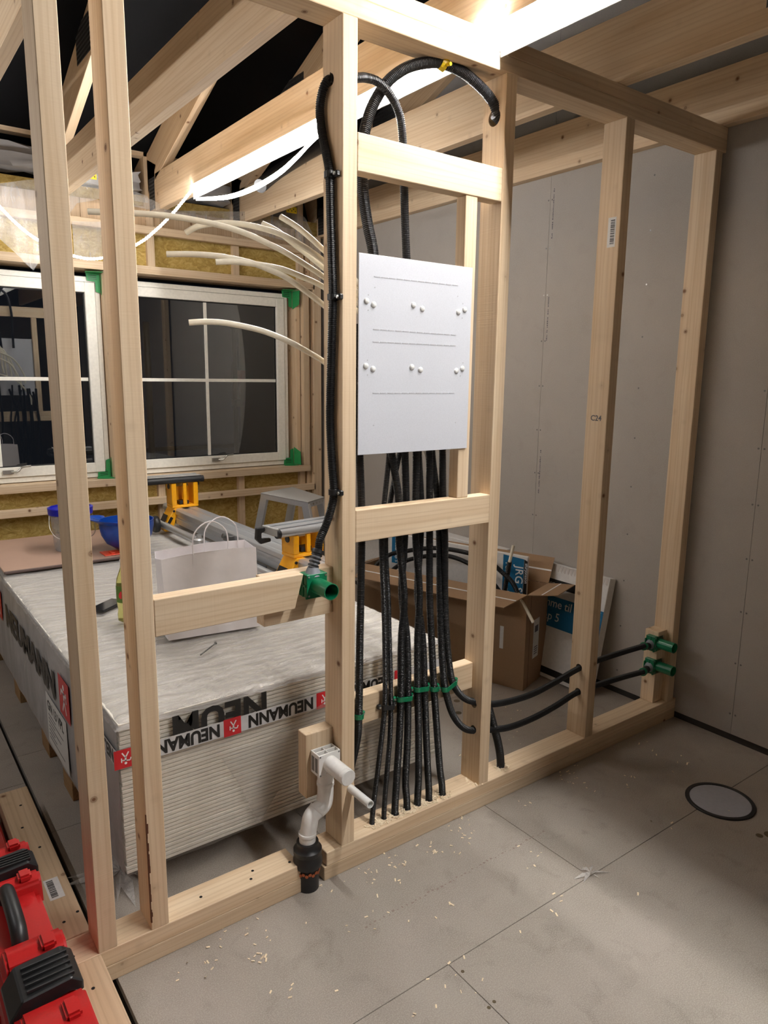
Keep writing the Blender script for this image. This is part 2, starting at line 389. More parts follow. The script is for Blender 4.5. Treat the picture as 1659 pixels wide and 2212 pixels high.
# right wall: gypsum boards on a core, a gap at the floor
wr = struct(MB().box(XW + 0.013, XW + 0.1, -4.4, 3.4, -0.02, 6).build('wall_right', plain('wall_core', (0.05, 0.045, 0.04, 1), 0.9)))
ys = [-3.87, -2.67, -1.47, -.27, .93, 2.13, 3.33]
for a, b in zip(ys, ys[1:]):
    MB().box(XW, XW + 0.0128, a + .0008, b - .0008, 0.028, 2.59).build('gypsum_board', GYPS, wr)
for a, b in ((-4.4, -2.6), (-2.6, -1.4), (-1.4, -.2), (-.2, .92), (.92, 2.12), (2.12, 3.4)):
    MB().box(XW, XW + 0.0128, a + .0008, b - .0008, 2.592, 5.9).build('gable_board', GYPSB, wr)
for y in ys[:-1] + [-.87, .33, 1.53, -2.07]:
    for k in range(11):
        z = 0.12 + k * 0.235
        for dy in ((-.012, .012) if y in ys else (0,)):
            if -1.6 < y < 3:
                MB().tube((XW + .002, y + dy, z), (XW - .0006, y + dy, z), .0042, 8).build('drywall_screw', STEEL if k != 8 else SCREWM, wr)
# tiny printed dashes beside one joint
m = MB(); rnd = random.Random(5)
for z0 in (.95, 1.75, 2.28):
    z = z0
    while z < z0 + .24:
        h = rnd.uniform(.003, .008)
        if rnd.random() < .75: m.box(XW - .0004, XW + .0001, .905, .905 + rnd.uniform(.004, .007), z, z + h)
        z += h + .003
m.build('printed_marks', GINK, wr)

# other sides of the space: out of frame, they only close the room
struct(MB().box(-3.35, -3.2, -4.4, 3.4, 0, 6).build('wall_left', plain('dark_wood_wall', srgb(96, 82, 68), .9)))
struct(MB().box(-3.2, XW, -4.55, -4.4, 0, 4.2).build('wall_front', plain('dim_wall', srgb(92, 88, 84), .9)))

# roof: black underlay above the trusses, low at the window side
SL = 0.38
def ztop(y): return 3.235 + (2.389 - y) * SL
yr = -0.65
rf = MB()
rf.prism([(-3.4, 3.9, ztop(3.9) + .01), (-3.4, yr, ztop(yr) + .01), (-3.4, -5.2, ztop(yr) - (yr + 5.2) * SL + .01), (-3.4, -5.2, ztop(yr) - (yr + 5.2) * SL + .06), (-3.4, yr, ztop(yr) + .06), (-3.4, 3.9, ztop(3.9) + .06)], (5.6, 0, 0))
struct(rf.build('ceiling_roof_membrane', BLACKROOF))

# ------------------------------------------------------------------ window wall
wb = struct(MB().box(-3.3, XW + .013, 3.34, 3.42, -0.02, .9).box(-3.3, XW + .013, 3.34, 3.42, 2.2, 2.98).box(-3.3, -1.12, 3.34, 3.42, .9, 2.2).box(.198, .262, 3.34, 3.42, .9, 2.2).box(1.553, XW + .013, 3.34, 3.42, .9, 2.2)
            .build('wall_back', plain('wind_barrier', (0.03, 0.03, 0.032, 1), 0.8)))
def wl(n, *a, **k): return lum(n, *a, parent=wb, mat=k.get('mat', WOOD), ax=k.get('ax', 'z'))
# mineral wool between the studs
xs = [-2.5, -1.9, -1.3, -.7, -.1, .5, 1.1, 1.62]
for i, x in enumerate(xs):
    x1 = xs[i + 1] if i + 1 < len(xs) else XW
    for z0, z1 in ((.0, .84), (2.22, 2.7)):
        MB().box(x + .048, x1 + .0, 3.185, 3.335, z0, z1).build('insulation_batt', WOOL, wb)
    for z0, z1 in ((.0, .84), (2.22, 2.96)):
        wl('wall_stud', x, x + .048, 3.15, 3.335, z0, z1)
for z0, z1 in ((2.455, 2.503), (2.205, 2.256), (.84, .888), (.69, .738), (.3, .348), (0.03, .078)):   # horizontal battens
    wl('wall_batten', -2.6, 1.69 if z0 > .8 and z0 < .9 else 1.735, 3.102, 3.15, z0, z1, ax='x')
wl('wall_stud', 1.635, 1.683, 3.102, 3.15, .889, 2.204); wl('wall_stud', 1.722, 1.79, 3.102, 3.15, .04, 2.585)
wl('wall_stud', 1.69, 1.722, 3.152, 3.3, .04, 2.6, mat=WOODG)
wl('wall_stud', .205, .253, 3.15, 3.335, .889, 2.204); wl('wall_stud', .205, .253, 3.102, 3.15, .889, 2.204)
wl('wall_plate', -2.6, 1.80, 3.15, 3.335, 2.93, 2.978, ax='x')
# sheathing board strip above the upper batten
for k in range(7): wl('sheathing_board', -1.9 + k * .5, -1.402 + k * .5, 3.165, 3.18, 2.506, 2.63, ax='z', mat=WOODG)
# timber window linings
for x0, x1, side in ((-1.12, .204, 0), (.254, 1.634, 1)):
    wl('window_lining', x0, x1, 3.152, 3.335, .852, .888, ax='x'); wl('window_lining', x0, x1, 3.152, 3.335, 2.206, 2.24, ax='x')
wl('window_lining', 1.60, 1.634, 3.152, 3.335, .89, 2.204)

def window(n, xa, xb, z0, z1, label):
    f = struct(MB().box(xa, xa + .045, 3.205, 3.33, z0, z1).box(xb - .045, xb, 3.205, 3.33, z0, z1).box(xa + .045, xb - .045, 3.205, 3.33, z0, z0 + .045).box(xa + .045, xb - .045, 3.205, 3.33, z1 - .045, z1).build(f'window_{n}', CREAM, None, 0.002))
    a, b, c, d = xa + .033, xb - .033, z0 + .035, z1 - .035; w_ = .062
    MB().box(a, a + w_, 3.192, 3.25, c, d).box(b - w_, b, 3.192, 3.25, c, d).box(a + w_, b - w_, 3.192, 3.25, c, c + w_).box(a + w_, b - w_, 3.192, 3.25, d - w_, d).build('sash', CREAM, f, 0.003)
    MB().box(a - .003, a, 3.2, 3.2049, c - .003, d + .003).box(b, b + .003, 3.2, 3.2049, c - .003, d + .003).box(a, b, 3.2, 3.2049, c - .003, c).box(a, b, 3.2, 3.2049, d, d + .003).build('sash_seal', plain('seal_grey', srgb(120, 112, 96), .6), f)
    MB().box(a + w_, b - w_, 3.222, 3.228, c + w_, d - w_).build('pane', GLASS, f)
    MB().box(a + w_, b - w_, 3.214, 3.222, c + w_, c + w_ + .006).box(a + w_, b - w_, 3.214, 3.222, d - w_ - .006, d - w_).box(a + w_, a + w_ + .006, 3.214, 3.222, c + w_, d - w_).box(b - w_ - .006, b - w_, 3.214, 3.222, c + w_, d - w_).build('glazing_gasket', BLACKP, f)
    mx = (a + b) / 2; mz = (c + d) / 2
    MB().box(mx - .011, mx + .011, 3.213, 3.2212, c + w_ + .006, d - w_ - .006).build('glazing_bar', CREAM, f, 0.001)
    MB().box(a + w_ + .006, mx - .0112, 3.213, 3.2212, mz - .011, mz + .011).box(mx + .0112, b - w_ - .006, 3.213, 3.2212, mz - .011, mz + .011).build('glazing_bar', CREAM, f, 0.001)
    h = MB(); zz = c + .036
    h.box(mx + .05 - .045, mx + .05 + .015, 3.178, 3.192, zz - .012, zz + .012)
    h.sweep(spline([(mx + .05, 3.172, zz), (mx + .085, 3.16, zz + .004), (mx + .11, 3.158, zz + .028), (mx + .16, 3.16, zz + .034)], .006), .006, 8)
    h.build('handle', plain('satin_handle', srgb(180, 178, 170), .3, .8), f, smooth=True)
    return f
window(1, -1.1, .198, .893, 2.168, '')
window(2, .262, 1.555, .893, 2.168, '')
# green tape corners
def tape(x, z, sx, sz):
    m = MB(); rnd = random.Random(int(x * 100 + z * 10))
    y = 3.196
    # on the frame face, folded out along the reveal
    m.prism([(x, y, z), (x - sx * .085, y, z), (x - sx * .08, y, z + sz * .045), (x - sx * .03, y, z + sz * .05), (x - sx * .028, y, z + sz * .11), (x, y, z + sz * .12)], (0, -.0015, 0))
    m.prism([(x + sx * .004, y - .002, z), (x + sx * .004, y - .002, z + sz * .13), (x + sx * .012, 3.108, z + sz * .10), (x + sx * .012, 3.10, z)], (sx * .002, 0, 0))
    m.prism([(x - sx * .09, y - .004, z - sz * .002), (x, y - .004, z - sz * .002), (x, 3.11, z - sz * .004), (x - sx * .06, 3.12, z - sz * .004), (x - sx * .1, 3.15, z - sz * .004)], (0, 0, sz * .002))
    o = m.build('corner_tape', GREEND, wb)
    k = MB()
    for i in range(3):
        k.box(x - sx * .07 if sx > 0 else x + .02, x - sx * .02 if sx > 0 else x + .07, y - .0024, y - .0017, z + sz * (.012 + .012 * i) - .002, z + sz * (.012 + .012 * i) + .002)
    k.build('tape_print', INK, o)
for a in ((1.59, .894, 1, 1), (1.59, 2.19, 1, -1), (.2, .894, 1, 1), (.2, 2.19, 1, -1)): tape(*a)

# scaffold tubes standing outside the right window
sc = thing('scaffold_frame', (1.6, 4.2, 0), 'grey steel scaffold standards outside the right window with one red clamp', 'scaffold')
for i, (x, r) in enumerate(((1.66, .03), (1.58, .022), (.82, .026))):
    MB().tube((x, 4.2, -.3), (x, 4.2, 1.98), r, 16).build('scaffold_tube', STEEL, sc, smooth=True)
MB().box(1.615, 1.705, 4.15, 4.25, 1.52, 1.61).build('clamp', RED, sc, .008)
for z in (1.30, 1.96): MB().box(1.56, 1.70, 4.15, 4.25, z, z + .06).build('coupler', STEEL, sc, .008)
MB().tube((.3, 4.25, .95), (1.9, 4.25, .95), .02, 12).build('scaffold_ledger', STEEL, sc, smooth=True)

# ================================================================== TRUSSES
def nailplate(x, y0, y1, z0, z1, parent, nm='nail_plate'):
    m = MB().box(x - .0012, x, y0, y1, z0, z1)
    ny = max(2, int((y1 - y0) / .012)); nz = max(2, int((z1 - z0) / .02))
    o = m.build(nm, PLATE, parent)
    k = MB()
    for i in range(ny):
        for j in range(nz):
            yy = y0 + (i + .25) * (y1 - y0) / ny; zz = z0 + (j + .2) * (z1 - z0) / nz
            k.box(x - .0022, x - .0011, yy, yy + .0045, zz, zz + .011)
    k.build('plate_teeth_slots', HOLE, o, kind='stuff'); return o
def truss(x0, label, extra=()):
    x1 = x0 + .048
    t = thing('roof_truss', ((x0 + x1) / 2, 0, 2.585), label, 'truss', )
    lum('bottom_chord', x0, x1, -4.35, 3.015, 2.585, 2.805, 'y', parent=t)
    MB().prism([(x0, 3.02, 2.585), (x0, 3.02, 2.82), (x0, 2.99, 2.85), (x0, 3.15, ztop(3.15) - .23 + .2), (x0, 3.15, 2.585)], (.048, 0, 0)).build('heel_post', WOODG, t, .001)
    slanted('top_chord', x0, x1, (3.34, ztop(3.34)), (-.6, ztop(-.6)), .215, parent=t)
    slanted('top_chord', x0, x1, (-4.35, ztop(yr) - (yr + 4.35) * SL), (-.7, ztop(yr) - .05 * SL), .215, parent=t)
    slanted('web', x0, x1, (1.15, 2.806), (2.0, ztop(2.0) - .22), .098, parent=t) if False else None
    for (p, q, h) in extra: slanted('web', x0 + .001, x1 - .001, p, q, h, parent=t, mat=WOOD)
    nailplate(x0, 3.03, 3.13, 2.60, 2.79, t)
    nailplate(x0, 2.16, 2.44, 3.10, 3.27, t)
    nailplate(x0, -.78, -.5, 2.64, 2.80, t)
    return t
WEB = [((2.86, 3.02), (2.3, 3.2), .09)]
truss(-.668, 'roof truss nearest the viewer, crossing the top left corner of the picture')
truss(-.060, 'roof truss with a glossy pale bottom chord, over the left stud bay')
truss(.522, 'roof truss carrying the white light strip along its bottom chord')
truss(1.102, 'roof truss between the light strip truss and the truss against the right wall')
truss(1.786, 'roof truss lying tight against the right gypsum wall')
truss(-1.27, 'roof truss left of the picture frame')
# insulation bags pushed in at the eaves
k = 0
for (x0, x1, z0, z1, y0, y1, lab) in ((-.6, -.075, 2.74, 2.86, 3.1, 3.26, 'white insulation bag stuffed at the eave, upper left of the picture'), (.04, .47, 2.72, 2.82, 3.14, 3.28, 'white insulation bag at the eave behind the left end of the lit chord'),
        (.6, 1.07, 2.72, 2.83, 3.1, 3.28, 'white insulation bag at the eave right of the lit chord')):
    b = MB(); b.box(x0, x1, y0, y1, z0, z1); bmesh.ops.subdivide_edges(b.b, edges=b.b.edges[:], cuts=4, use_grid_fill=True)
    rnd = random.Random(k); k += 1
    for v in b.b.verts: v.co += Vector((rnd.uniform(-.012, .012), rnd.uniform(-.02, .02), rnd.uniform(-.014, .012)))
    o = b.build('insulation_bag', BATT, None, smooth=True); tag(o, lab, 'insulation')

# ================================================================== PARTITION FRAME
Z2 = .0956; ZT = 2.488
def T(o, label, cat='timber', group=None): return tag(o, label, cat, group)
def stud(xr, label, w_=.048):
    return T(lum('wall_stud', xr - w_, xr, 0, .098, Z2, ZT), label, 'stud')
s1 = stud(-.7465, 'leftmost timber stud of the partition, standing at the corner of the plates')
s2 = stud(-.609, 'second timber stud from the left, dark bark streak low on its edge')
s3 = stud(0.0, 'tall timber stud left of the white panel, white drain stub at its foot')
s4 = stud(.6, 'timber stud right of the white panel, with a big black conduit through its top')
s5 = stud(1.2095, 'timber stud with a barcode sticker, second from the right wall')
s6 = stud(1.807, 'last timber stud, standing against the right gypsum wall')
# bark streak along stud 2's front left corner
b = MB(); rnd = random.Random(9); z = .12
while z < .42:
    h = rnd.uniform(.01, .03); wdt = rnd.uniform(.002, .006); b.box(-.6575, -.6575 + wdt, -.0012, .0035, z, z + h); z += h * .9
b.build('bark_streak', plain('bark', srgb(92, 52, 32), .95), s2)
# barcode sticker on stud 5
lab = MB().box(1.1612, 1.1617, .017, .052, 2.05, 2.155).build('barcode_label', PAPERLAB, s5)
bars((1.1610, .022, 2.06), (0, 0, 1), (0, 1, 0), .085, .018, INK, lab)
text('stamp', 'C24', (1.1610, .075, 1.41), (0, -1, 0), (0, 0, 1), .03, GINK, s5, .0004)
# plates
bp1 = T(lum('bottom_plate', -.79, -.192, 0, .098, 0, .0475, 'x'), 'lower of the two bottom plates, left of the black drain pipe', 'plate')
bp2 = T(lum('bottom_plate', -.885, -.197, 0, .098, .048, Z2, 'x'), 'upper bottom plate left of the black drain pipe, carrying the two left studs', 'plate')
bp3 = T(lum('bottom_plate', -.113, XW - .003, 0, .098, 0, .0475, 'x'), 'lower of the two bottom plates running from the drain pipe to the right wall', 'plate')
bp4 = T(lum('bottom_plate', -.104, XW - .003, 0, .098, .048, Z2, 'x'), 'upper bottom plate with the black conduits rising through it', 'plate')
tp1 = T(lum('top_plate', -1.6, XW - .003, 0, .098, ZT, 2.536, 'x'), 'lower of the two top plates of the partition frame', 'plate')
tp2 = T(lum('top_plate', -1.6, XW - .003, 0, .098, 2.5365, 2.584, 'x'), 'upper of the two top plates, right under the truss chords', 'plate')
for x0, x1, y0, y1, l in ((-.885, -.789, .1, .95, 'running back from the left corner, with a barcode sticker'), (-.885, -.79, -1.7, -.002, 'running forward from the left corner, beside the red case')):
    a = T(lum('bottom_plate', x0 + .001, x1 - .002, y0, y1 - .004, 0, .0475, 'y', WOODG), 'lower side plate ' + l, 'plate')
    c = T(lum('bottom_plate', x0, x1, y0, y1, .048, Z2, 'y', WOODG), 'upper side plate ' + l, 'plate')
    if y0 > 0:
        lb = MB().box(-.852, -.812, .275, .375, Z2, Z2 + .0006).build('barcode_label', PAPERLAB, c)
        bars((-.846, .285, Z2 + .0009), (0, 1, 0), (1, 0, 0), .08, .018, INK, lb)
    else:
        pass
m = MB()
for x, y in ((-.83, .83), (-.85, .69), (-.825, .55), (-.84, .17), (-.80, .19), (-.86, .06), (-.85, .03), (-.835, -.1), (-.5, .045), (-.33, .06), (-.35, .03), (-.22, .03)):
    m.tube((x, y, Z2 - .001), (x, y, Z2 + .0006), .0045, 9)
o = m.build('screw_holes', HOLE, bp2, kind='stuff')
# rails between stud 3 and 4, small stud, back rail
r1 = T(lum('nogging', .0005, .5515, 0, .048, 2.115, 2.213, 'x'), 'upper cross rail above the white metal panel', 'rail')
r2 = T(lum('nogging', .0005, .5515, 0, .048, 1.0815, 1.1785, 'x'), 'cross rail below the white metal panel, in front of the conduits', 'rail')
r3 = T(lum('nogging', .0005, .5515, .052, .098, .46, .557, 'x'), 'back rail holding the row of pipe clips near the floor', 'rail')
ss = T(lum('short_stud', .404, .452, .0035, .0475, 1.179, 2.1145), 'short stud behind the right edge of the white metal panel', 'stud')
# left rail with a bevelled right end, backing boards
b = MB().prism([(-.6085, 0, .915), (-.6085, 0, 1.013), (-.178, 0, 1.013), (-.207, 0, .915)], (0, .048, 0))
r4 = T(b.build('nogging', WOOD, None, .0018, rot=AX['x']), 'cross rail in the left bay, slanted right end, in front of the paper bag', 'rail')
bk = T(lum('backing_board', -.28, -.0485, .051, .098, .86, 1.005, 'x'), 'backing board behind the green wall box on the left', 'board')
bl = T(lum('backing_block', -.147, -.0485, .05, .098, .272, .486), 'short upright block carrying the white drain bracket', 'block')
b6 = T(lum('backing_block', 1.69, 1.7585, .03, .098, Z2 + .0005, .44), 'short block at the right wall carrying two green wall boxes', 'block')
# real holes
for o, p, d, r in ((s4, (.576, .047, 2.372), (1, 0, 0), .026), (s3, (-.024, .058, 2.345), (1, 0, 0), .0155), (s4, (.576, .041, .403), (1, 0, .1), .0145), (s4, (.576, .038, .305), (1, 0, .1), .0145),
                   (s5, (1.185, .053, .392), (1, 0, .05), .0155), (s5, (1.185, .05, .286), (1, 0, .05), .0155)):
    drill(o, p, d, r, .12)
HOLEX = [(.102, .043), (.151, .043), (.197, .042), (.249, .042), (.295, .04), (.346, .039), (.407, .038), (.713, .047)]
for i, (x, y) in enumerate(HOLEX): drill(bp4, (x, y, .07), (0, 0, 1), .0105 if i < 2 else .015, .2)
for i, (x, y) in enumerate(HOLEX): drill(bp3, (x, y, .03), (0, 0, 1), .0105 if i < 2 else .015, .08)

# ================================================================== WHITE PANEL
pn = thing('manifold_cover_panel', (.22, .0, 1.343), 'white metal manifold cover panel with slotted rows and round plugs', 'panel')
MB().box(.004, .434, -.0035, -.0018, 1.3425, 1.904).box(.004, .006, -.0018, .0, 1.3425, 1.904).box(.432, .434, -.0018, .0, 1.3425, 1.904).build('cover_sheet', WHITEM, pn, .0008)
m = MB()
for (v0, v1) in (((808, 597), (992, 617)), ((806, 711), (988, 724)), ((805, 738), (987, 747)), ((805, 849), (984, 849))):
    a = at(*v0, 'y', -.0035); c = at(*v1, 'y', -.0035)
    for i in range(12):
        p = a.lerp(c, i / 12); q = a.lerp(c, (i + .78) / 12)
        m.box(p.x, q.x, -.0046, -.0033, p.z - .0012, p.z + .0012)
m.build('slot_row', plain('slot_shadow_paint', srgb(196, 196, 201), .5), pn, kind='stuff')
first = None
for (u, v) in ((791.5, 650), (807, 658), (893, 659), (912, 667), (990, 674), (1003.5, 669), (790, 790.5), (805.5, 797), (889.5, 793), (908, 799), (985.5, 801), (998.5, 796)):
    p = at(u, v, 'y', -.0035)
    if first is None:
        Mx = Matrix.Rotation(math.pi / 2, 4, 'X')
        first = MB().lathe([(.0088, 0), (.0088, .002), (.0066, .0046), (.004, .0056), (.001, .006)], p, 18, Mx).build('round_plug', WHITEP, pn, smooth=True, origin=p)
    else:
        o = bpy.data.objects.new('round_plug', first.data); C.objects.link(o); o.parent = pn; o.matrix_parent_inverse = WM[pn.name].inverted(); o.matrix_basis = Matrix.Translation(p)
m = MB()
for u, v in ((810, 621), (796, 637), (795.5, 670), (989, 640), (1000, 656), (998.5, 687), (794, 778), (794, 810), (1000, 784), (994, 812), (807, 919), (984, 913)):
    p = at(u, v, 'y', -.0035); m.tube(p, p + Vector((0, -.0006, 0)), .002, 8)
m.build('pilot_dents', plain('dent_grey', srgb(190, 190, 194), .5), pn, kind='stuff')

# ================================================================== CONDUITS
def px(pts, r): return pts
def PL(lst):  # (u, v, axis, value)
    return [at(*q) for q in lst]
G = 'conduits rising behind the white panel'
Yc = .034
def cond(lst, r, label, group=G): return conduit(PL(lst), r, label=label, group=group)
cond([(772, 700, 'y', .07), (776, 900, 'y', .07), (777, 985, 'y', .07), (781, 1095, 'y', .068), (781, 1172, 'y', .064), (779, 1300, 'y', .046), (777, 1400, 'y', .036), (775, 1545, 'y', .034), (771, 1600, 'y', .06), (758, 1660, 'y', .12)], .0125, 'black conduit hugging the right side of the stud left of the panel')
H = lambda i: [(HOLEX[i][0], HOLEX[i][1], .115), (HOLEX[i][0], HOLEX[i][1], -.01)]
def cond2(lst, i, r, label): return conduit(PL(lst) + [Vector(q) for q in H(i)], r, label=label, group=G)
cond2([(842, 900, 'y', .075), (840, 985, 'y', .07), (830, 1085, 'y', .066), (824, 1165, 'y', .062), (829, 1300, 'y', .048), (831, 1380, 'y', .038), (832, 1500, 'y', .035), (828, 1560, 'y', .036), (818, 1650, 'y', .038)], 0, .0088, 'thin black conduit entering the plate hole nearest the drain pipe')
cond2([(872, 930, 'y', .10), (862, 985, 'y', .098), (843, 1085, 'y', .088), (833, 1165, 'y', .082), (839, 1300, 'y', .062), (841, 1380, 'y', .046), (844, 1500, 'y', .036), (843, 1580, 'y', .038), (835, 1680, 'y', .04)], 1, .0088, 'thin black conduit in the second plate hole from the drain pipe')
cond2([(840, 930, 'y', .045), (847, 985, 'y', .054), (862, 1085, 'y', .062), (862, 1165, 'y', .062), (873, 1290, 'y', .055), (867, 1380, 'y', .04), (866, 1500, 'y', .034), (863, 1580, 'y', .036), (857, 1680, 'y', .04)], 2, .0125, 'black conduit bending across its neighbour, in the third plate hole from the drain pipe')
cond2([(874, 900, 'y', .08), (875, 985, 'y', .08), (877, 1085, 'y', .085), (874, 1165, 'y', .085), (868, 1280, 'y', .072), (879, 1380, 'y', .046), (881, 1500, 'y', .036), (880, 1600, 'y', .036), (876, 1690, 'y', .04)], 3, .0125, 'black conduit in the fourth plate hole from the drain pipe')
cond2([(898, 900, 'y', .07), (899, 985, 'y', .07), (898, 1085, 'y', .066), (898, 1165, 'y', .062), (906, 1280, 'y', .05), (902, 1380, 'y', .04), (902, 1490, 'y', .035), (904, 1580, 'y', .036), (904, 1680, 'y', .038)], 4, .0125, 'black conduit in the fifth plate hole from the drain pipe')
cond2([(902, 920, 'y', .10), (904, 985, 'y', .10), (909, 1085, 'y', .094), (908, 1165, 'y', .09), (902, 1280, 'y', .078), (913, 1380, 'y', .05), (917, 1490, 'y', .036), (921, 1600, 'y', .036), (925, 1680, 'y', .038)], 5, .0125, 'black conduit in the sixth plate hole from the drain pipe')
cond2([(926, 920, 'y', .07), (928, 985, 'y', .07), (928, 1085, 'y', .068), (928, 1165, 'y', .064), (928, 1280, 'y', .05), (932, 1380, 'y', .038), (937, 1480, 'y', .034), (944, 1580, 'y', .035), (950, 1660, 'y', .037)], 6, .0125, 'black conduit in the seventh plate hole, left of the bending pair')
S4 = .552
cond([(930, 940, 'y', .095), (935, 1000, 'y', .095), (945, 1080, 'y', .09), (949, 1165, 'y', .085), (950, 1280, 'y', .06), (953, 1380, 'y', .04), (959, 1470, 'y', .034), (971, 1525, 'y', .035), (985, 1555, 'y', .036), (1003, 1573, 'y', .037), (1022, 1578, 'y', .038),
      (1060, 1576, 'y', .042), (1100, 1571, 'y', .045), (1150, 1552, 'y', .048), (1200, 1525, 'y', .05), (1246, 1496, 'y', .05), (1290, 1480, 'y', .05), (1345, 1463, 'y', .045), (1390, 1451, 'y', .025)], .0125, 'lower black conduit bending through two studs to the bottom green wall box')
cond([(955, 920, 'y', .075), (956, 985, 'y', .07), (957, 1085, 'y', .066), (961, 1165, 'y', .064), (961, 1280, 'y', .05), (965, 1380, 'y', .04), (974, 1460, 'y', .035), (986, 1490, 'y', .036), (1003, 1508, 'y', .038), (1024, 1516, 'y', .041),
      (1060, 1521, 'y', .043), (1100, 1515, 'y', .045), (1150, 1499, 'y', .048), (1200, 1473, 'y', .051), (1248, 1445, 'y', .053), (1290, 1427, 'y', .053), (1345, 1409, 'y', .045), (1392, 1395, 'y', .025)], .0125, 'upper black conduit bending through two studs to the top green wall box')
# the small and the big arches above the panel, the loop on the left stud
Xs = -.0625
cond([(714, 172, 'x', -.04), (706, 176, 'x', -.056), (697, 196, 'x', Xs), (691, 235, 'x', Xs), (696, 290, 'x', Xs), (706, 338, 'x', Xs), (712, 378, 'x', Xs), (714, 460, 'x', Xs), (717, 560, 'x', Xs), (719, 642, 'x', Xs), (716, 760, 'x', Xs), (713, 900, 'x', Xs), (717, 1000, 'x', Xs), (721, 1063, 'x', Xs),
      (715, 1100, 'x', -.066), (702, 1140, 'y', .045), (691, 1165, 'y', .035), (688, 1190, 'y', .03)], .0125, 'black conduit looping from the stud top down to the left green wall box', 'long loose conduits')
cond([(714, 168, 'x', -.046), (768, 168, 'x', .006), (790, 168, 'y', .06), (815, 176, 'y', .062), (838, 198, 'y', .065), (856, 228, 'y', .068), (866, 262, 'y', .07), (871, 320, 'y', .075), (873, 400, 'y', .08), (875, 480, 'y', .07), (878, 560, 'y', .06), (879, 640, 'y', .055)], .0125, 'thinner black conduit arching above the upper cross rail', 'long loose conduits')
cond([(812, 640, 'y', .06), (806, 545, 'y', .065), (795, 490, 'y', .08), (786, 430, 'y', .095), (782, 370, 'y', .1), (784, 310, 'y', .1), (794, 258, 'y', .1), (812, 214, 'y', .095), (840, 174, 'y', .088), (880, 146, 'y', .08), (925, 135, 'y', .072), (957, 137, 'y', .066), (1000, 156, 'y', .058), (1040, 190, 'y', .05), (1063, 218, 'y', .047), (1073, 240, 'x', .556), (1082, 262, 'x', .58)], .0165, 'thick black conduit arching high from the panel into the top of the right stud', 'long loose conduits')
conduit([(.552, .047, 2.38), (.59, .047, 2.36), (.617, .05, 2.31), (.634, .056, 2.2), (.636, .062, 2.05), (.626, .066, 1.85), (.618, .066, 1.5), (.618, .066, 1.0), (.617, .06, .7), (.620, .052, .5), (.627, .05, .40), (.66, .05, .30), (.695, .048, .2), (.713, .047, .11), (.713, .047, -.01)], .0155,
        label='thick black conduit dropping behind the right stud into its own plate hole', group='long loose conduits')
# shavings around the holes
def shavings(name, spots, label, seed):
    rnd = random.Random(seed); m = MB()
    for (x, y, z, r, n) in spots:
        for i in range(n):
            a = rnd.uniform(0, 6.28); d = r * (.45 + .65 * rnd.random() ** .6); s = rnd.uniform(.002, .0058)
            p = Vector((x + math.cos(a) * d, y + math.sin(a) * d, z + .0008 + rnd.random() * .002)); b = rnd.uniform(0, 6.28); t = Vector((math.cos(b), math.sin(b), rnd.uniform(-.5, .9))) * s; q = Vector((-math.sin(b), math.cos(b), .1)) * s * .45
            m.prism([p - t - q, p + t - q, p + t + q, p - t + q], (0, 0, .0006))
    o = m.build(name, CHIPS); return tag(o, label, 'shavings', kind='stuff')
shavings('wood_shavings', [(x, max(.012, y - .004), Z2, .028, 60) for x, y in HOLEX] + [(.56, .03, Z2, .03, 70)], 'pale drill shavings around the conduit holes on the plate', 1)
rnd = random.Random(4)
sp = [(rnd.uniform(-.6, 1.5), -rnd.random() ** 1.6 * .6 - .01, 0, .04, rnd.randint(1, 4)) for _ in range(55)] + [(.13, -.06, 0, .03, 12), (1.0, -.05, 0, .04, 14), (.4, -.5, 0, .05, 6), (-.45, -.08, 0, .09, 24), (1.1, .5, 0, .2, 14), (.9, .3, 0, .15, 10)]
shavings('wood_shavings', sp, 'pale wood chips scattered over the grey floor', 2)

# clips
def clip(name, us, v, y, r, mat, label, grp, tilt=0):
    """a strap over one or two conduits, screwed to the rail behind"""
    a = at(us[0], v, 'y', y); b = at(us[1], v - tilt, 'y', y); c = Vector((min(a.x, b.x) if a.x < b.x else b.x, y, a.z))
    z = a.z; dz = b.z - a.z; m = MB(); N = 10; h = .008; ro = r + .0028
    pts = []
    for k in range(N + 1):
        t = math.pi - k * math.pi / 2 / N; pts.append((a.x + ro * math.cos(t), y - ro * math.sin(t), z))
    for k in range(N + 1):
        t = math.pi / 2 - k * math.pi / 2 / N; pts.append((b.x + ro * math.cos(t), y - ro * math.sin(t), z + dz))
    prev = None
    ring = []
    for i, p in enumerate(pts):
        nx = Vector(pts[min(i + 1, len(pts) - 1)]) - Vector(pts[max(i - 1, 0)]); n = Vector((nx.y, -nx.x, 0)).normalized() * .0012; P = Vector(p)
        ring.append([m.b.verts.new(P + n + Vector((0, 0, -h))), m.b.verts.new(P + n + Vector((0, 0, h))), m.b.verts.new(P - n + Vector((0, 0, h))), m.b.verts.new(P - n + Vector((0, 0, -h)))])
    for A, B in zip(ring, ring[1:]):
        for k in range(4): m.b.faces.new((A[k], A[(k + 1) % 4], B[(k + 1) % 4], B[k]))
    m.b.faces.new(ring[0]); m.b.faces.new(ring[-1][::-1])
    t_ = thing(name, (a.x - ro, y, z - h), label, 'pipe clip', grp)
    m.build('strap', mat, t_, smooth=False)
    for s_, q, zz in ((-1, a, z), (1, b, z + dz)):
        MB().box(q.x + s_ * (ro + .006) - .007, q.x + s_ * (ro + .006) + .007, y + .002, y + .0155, zz - h, zz + h).build('lug', mat, t_, .003)
        MB().tube((q.x + s_ * (ro + .007), y + .003, zz), (q.x + s_ * (ro + .007), y - .001, zz), .0035, 10).build('screw', SCREWM, t_)
    return t_
GC = 'clips along the back rail'
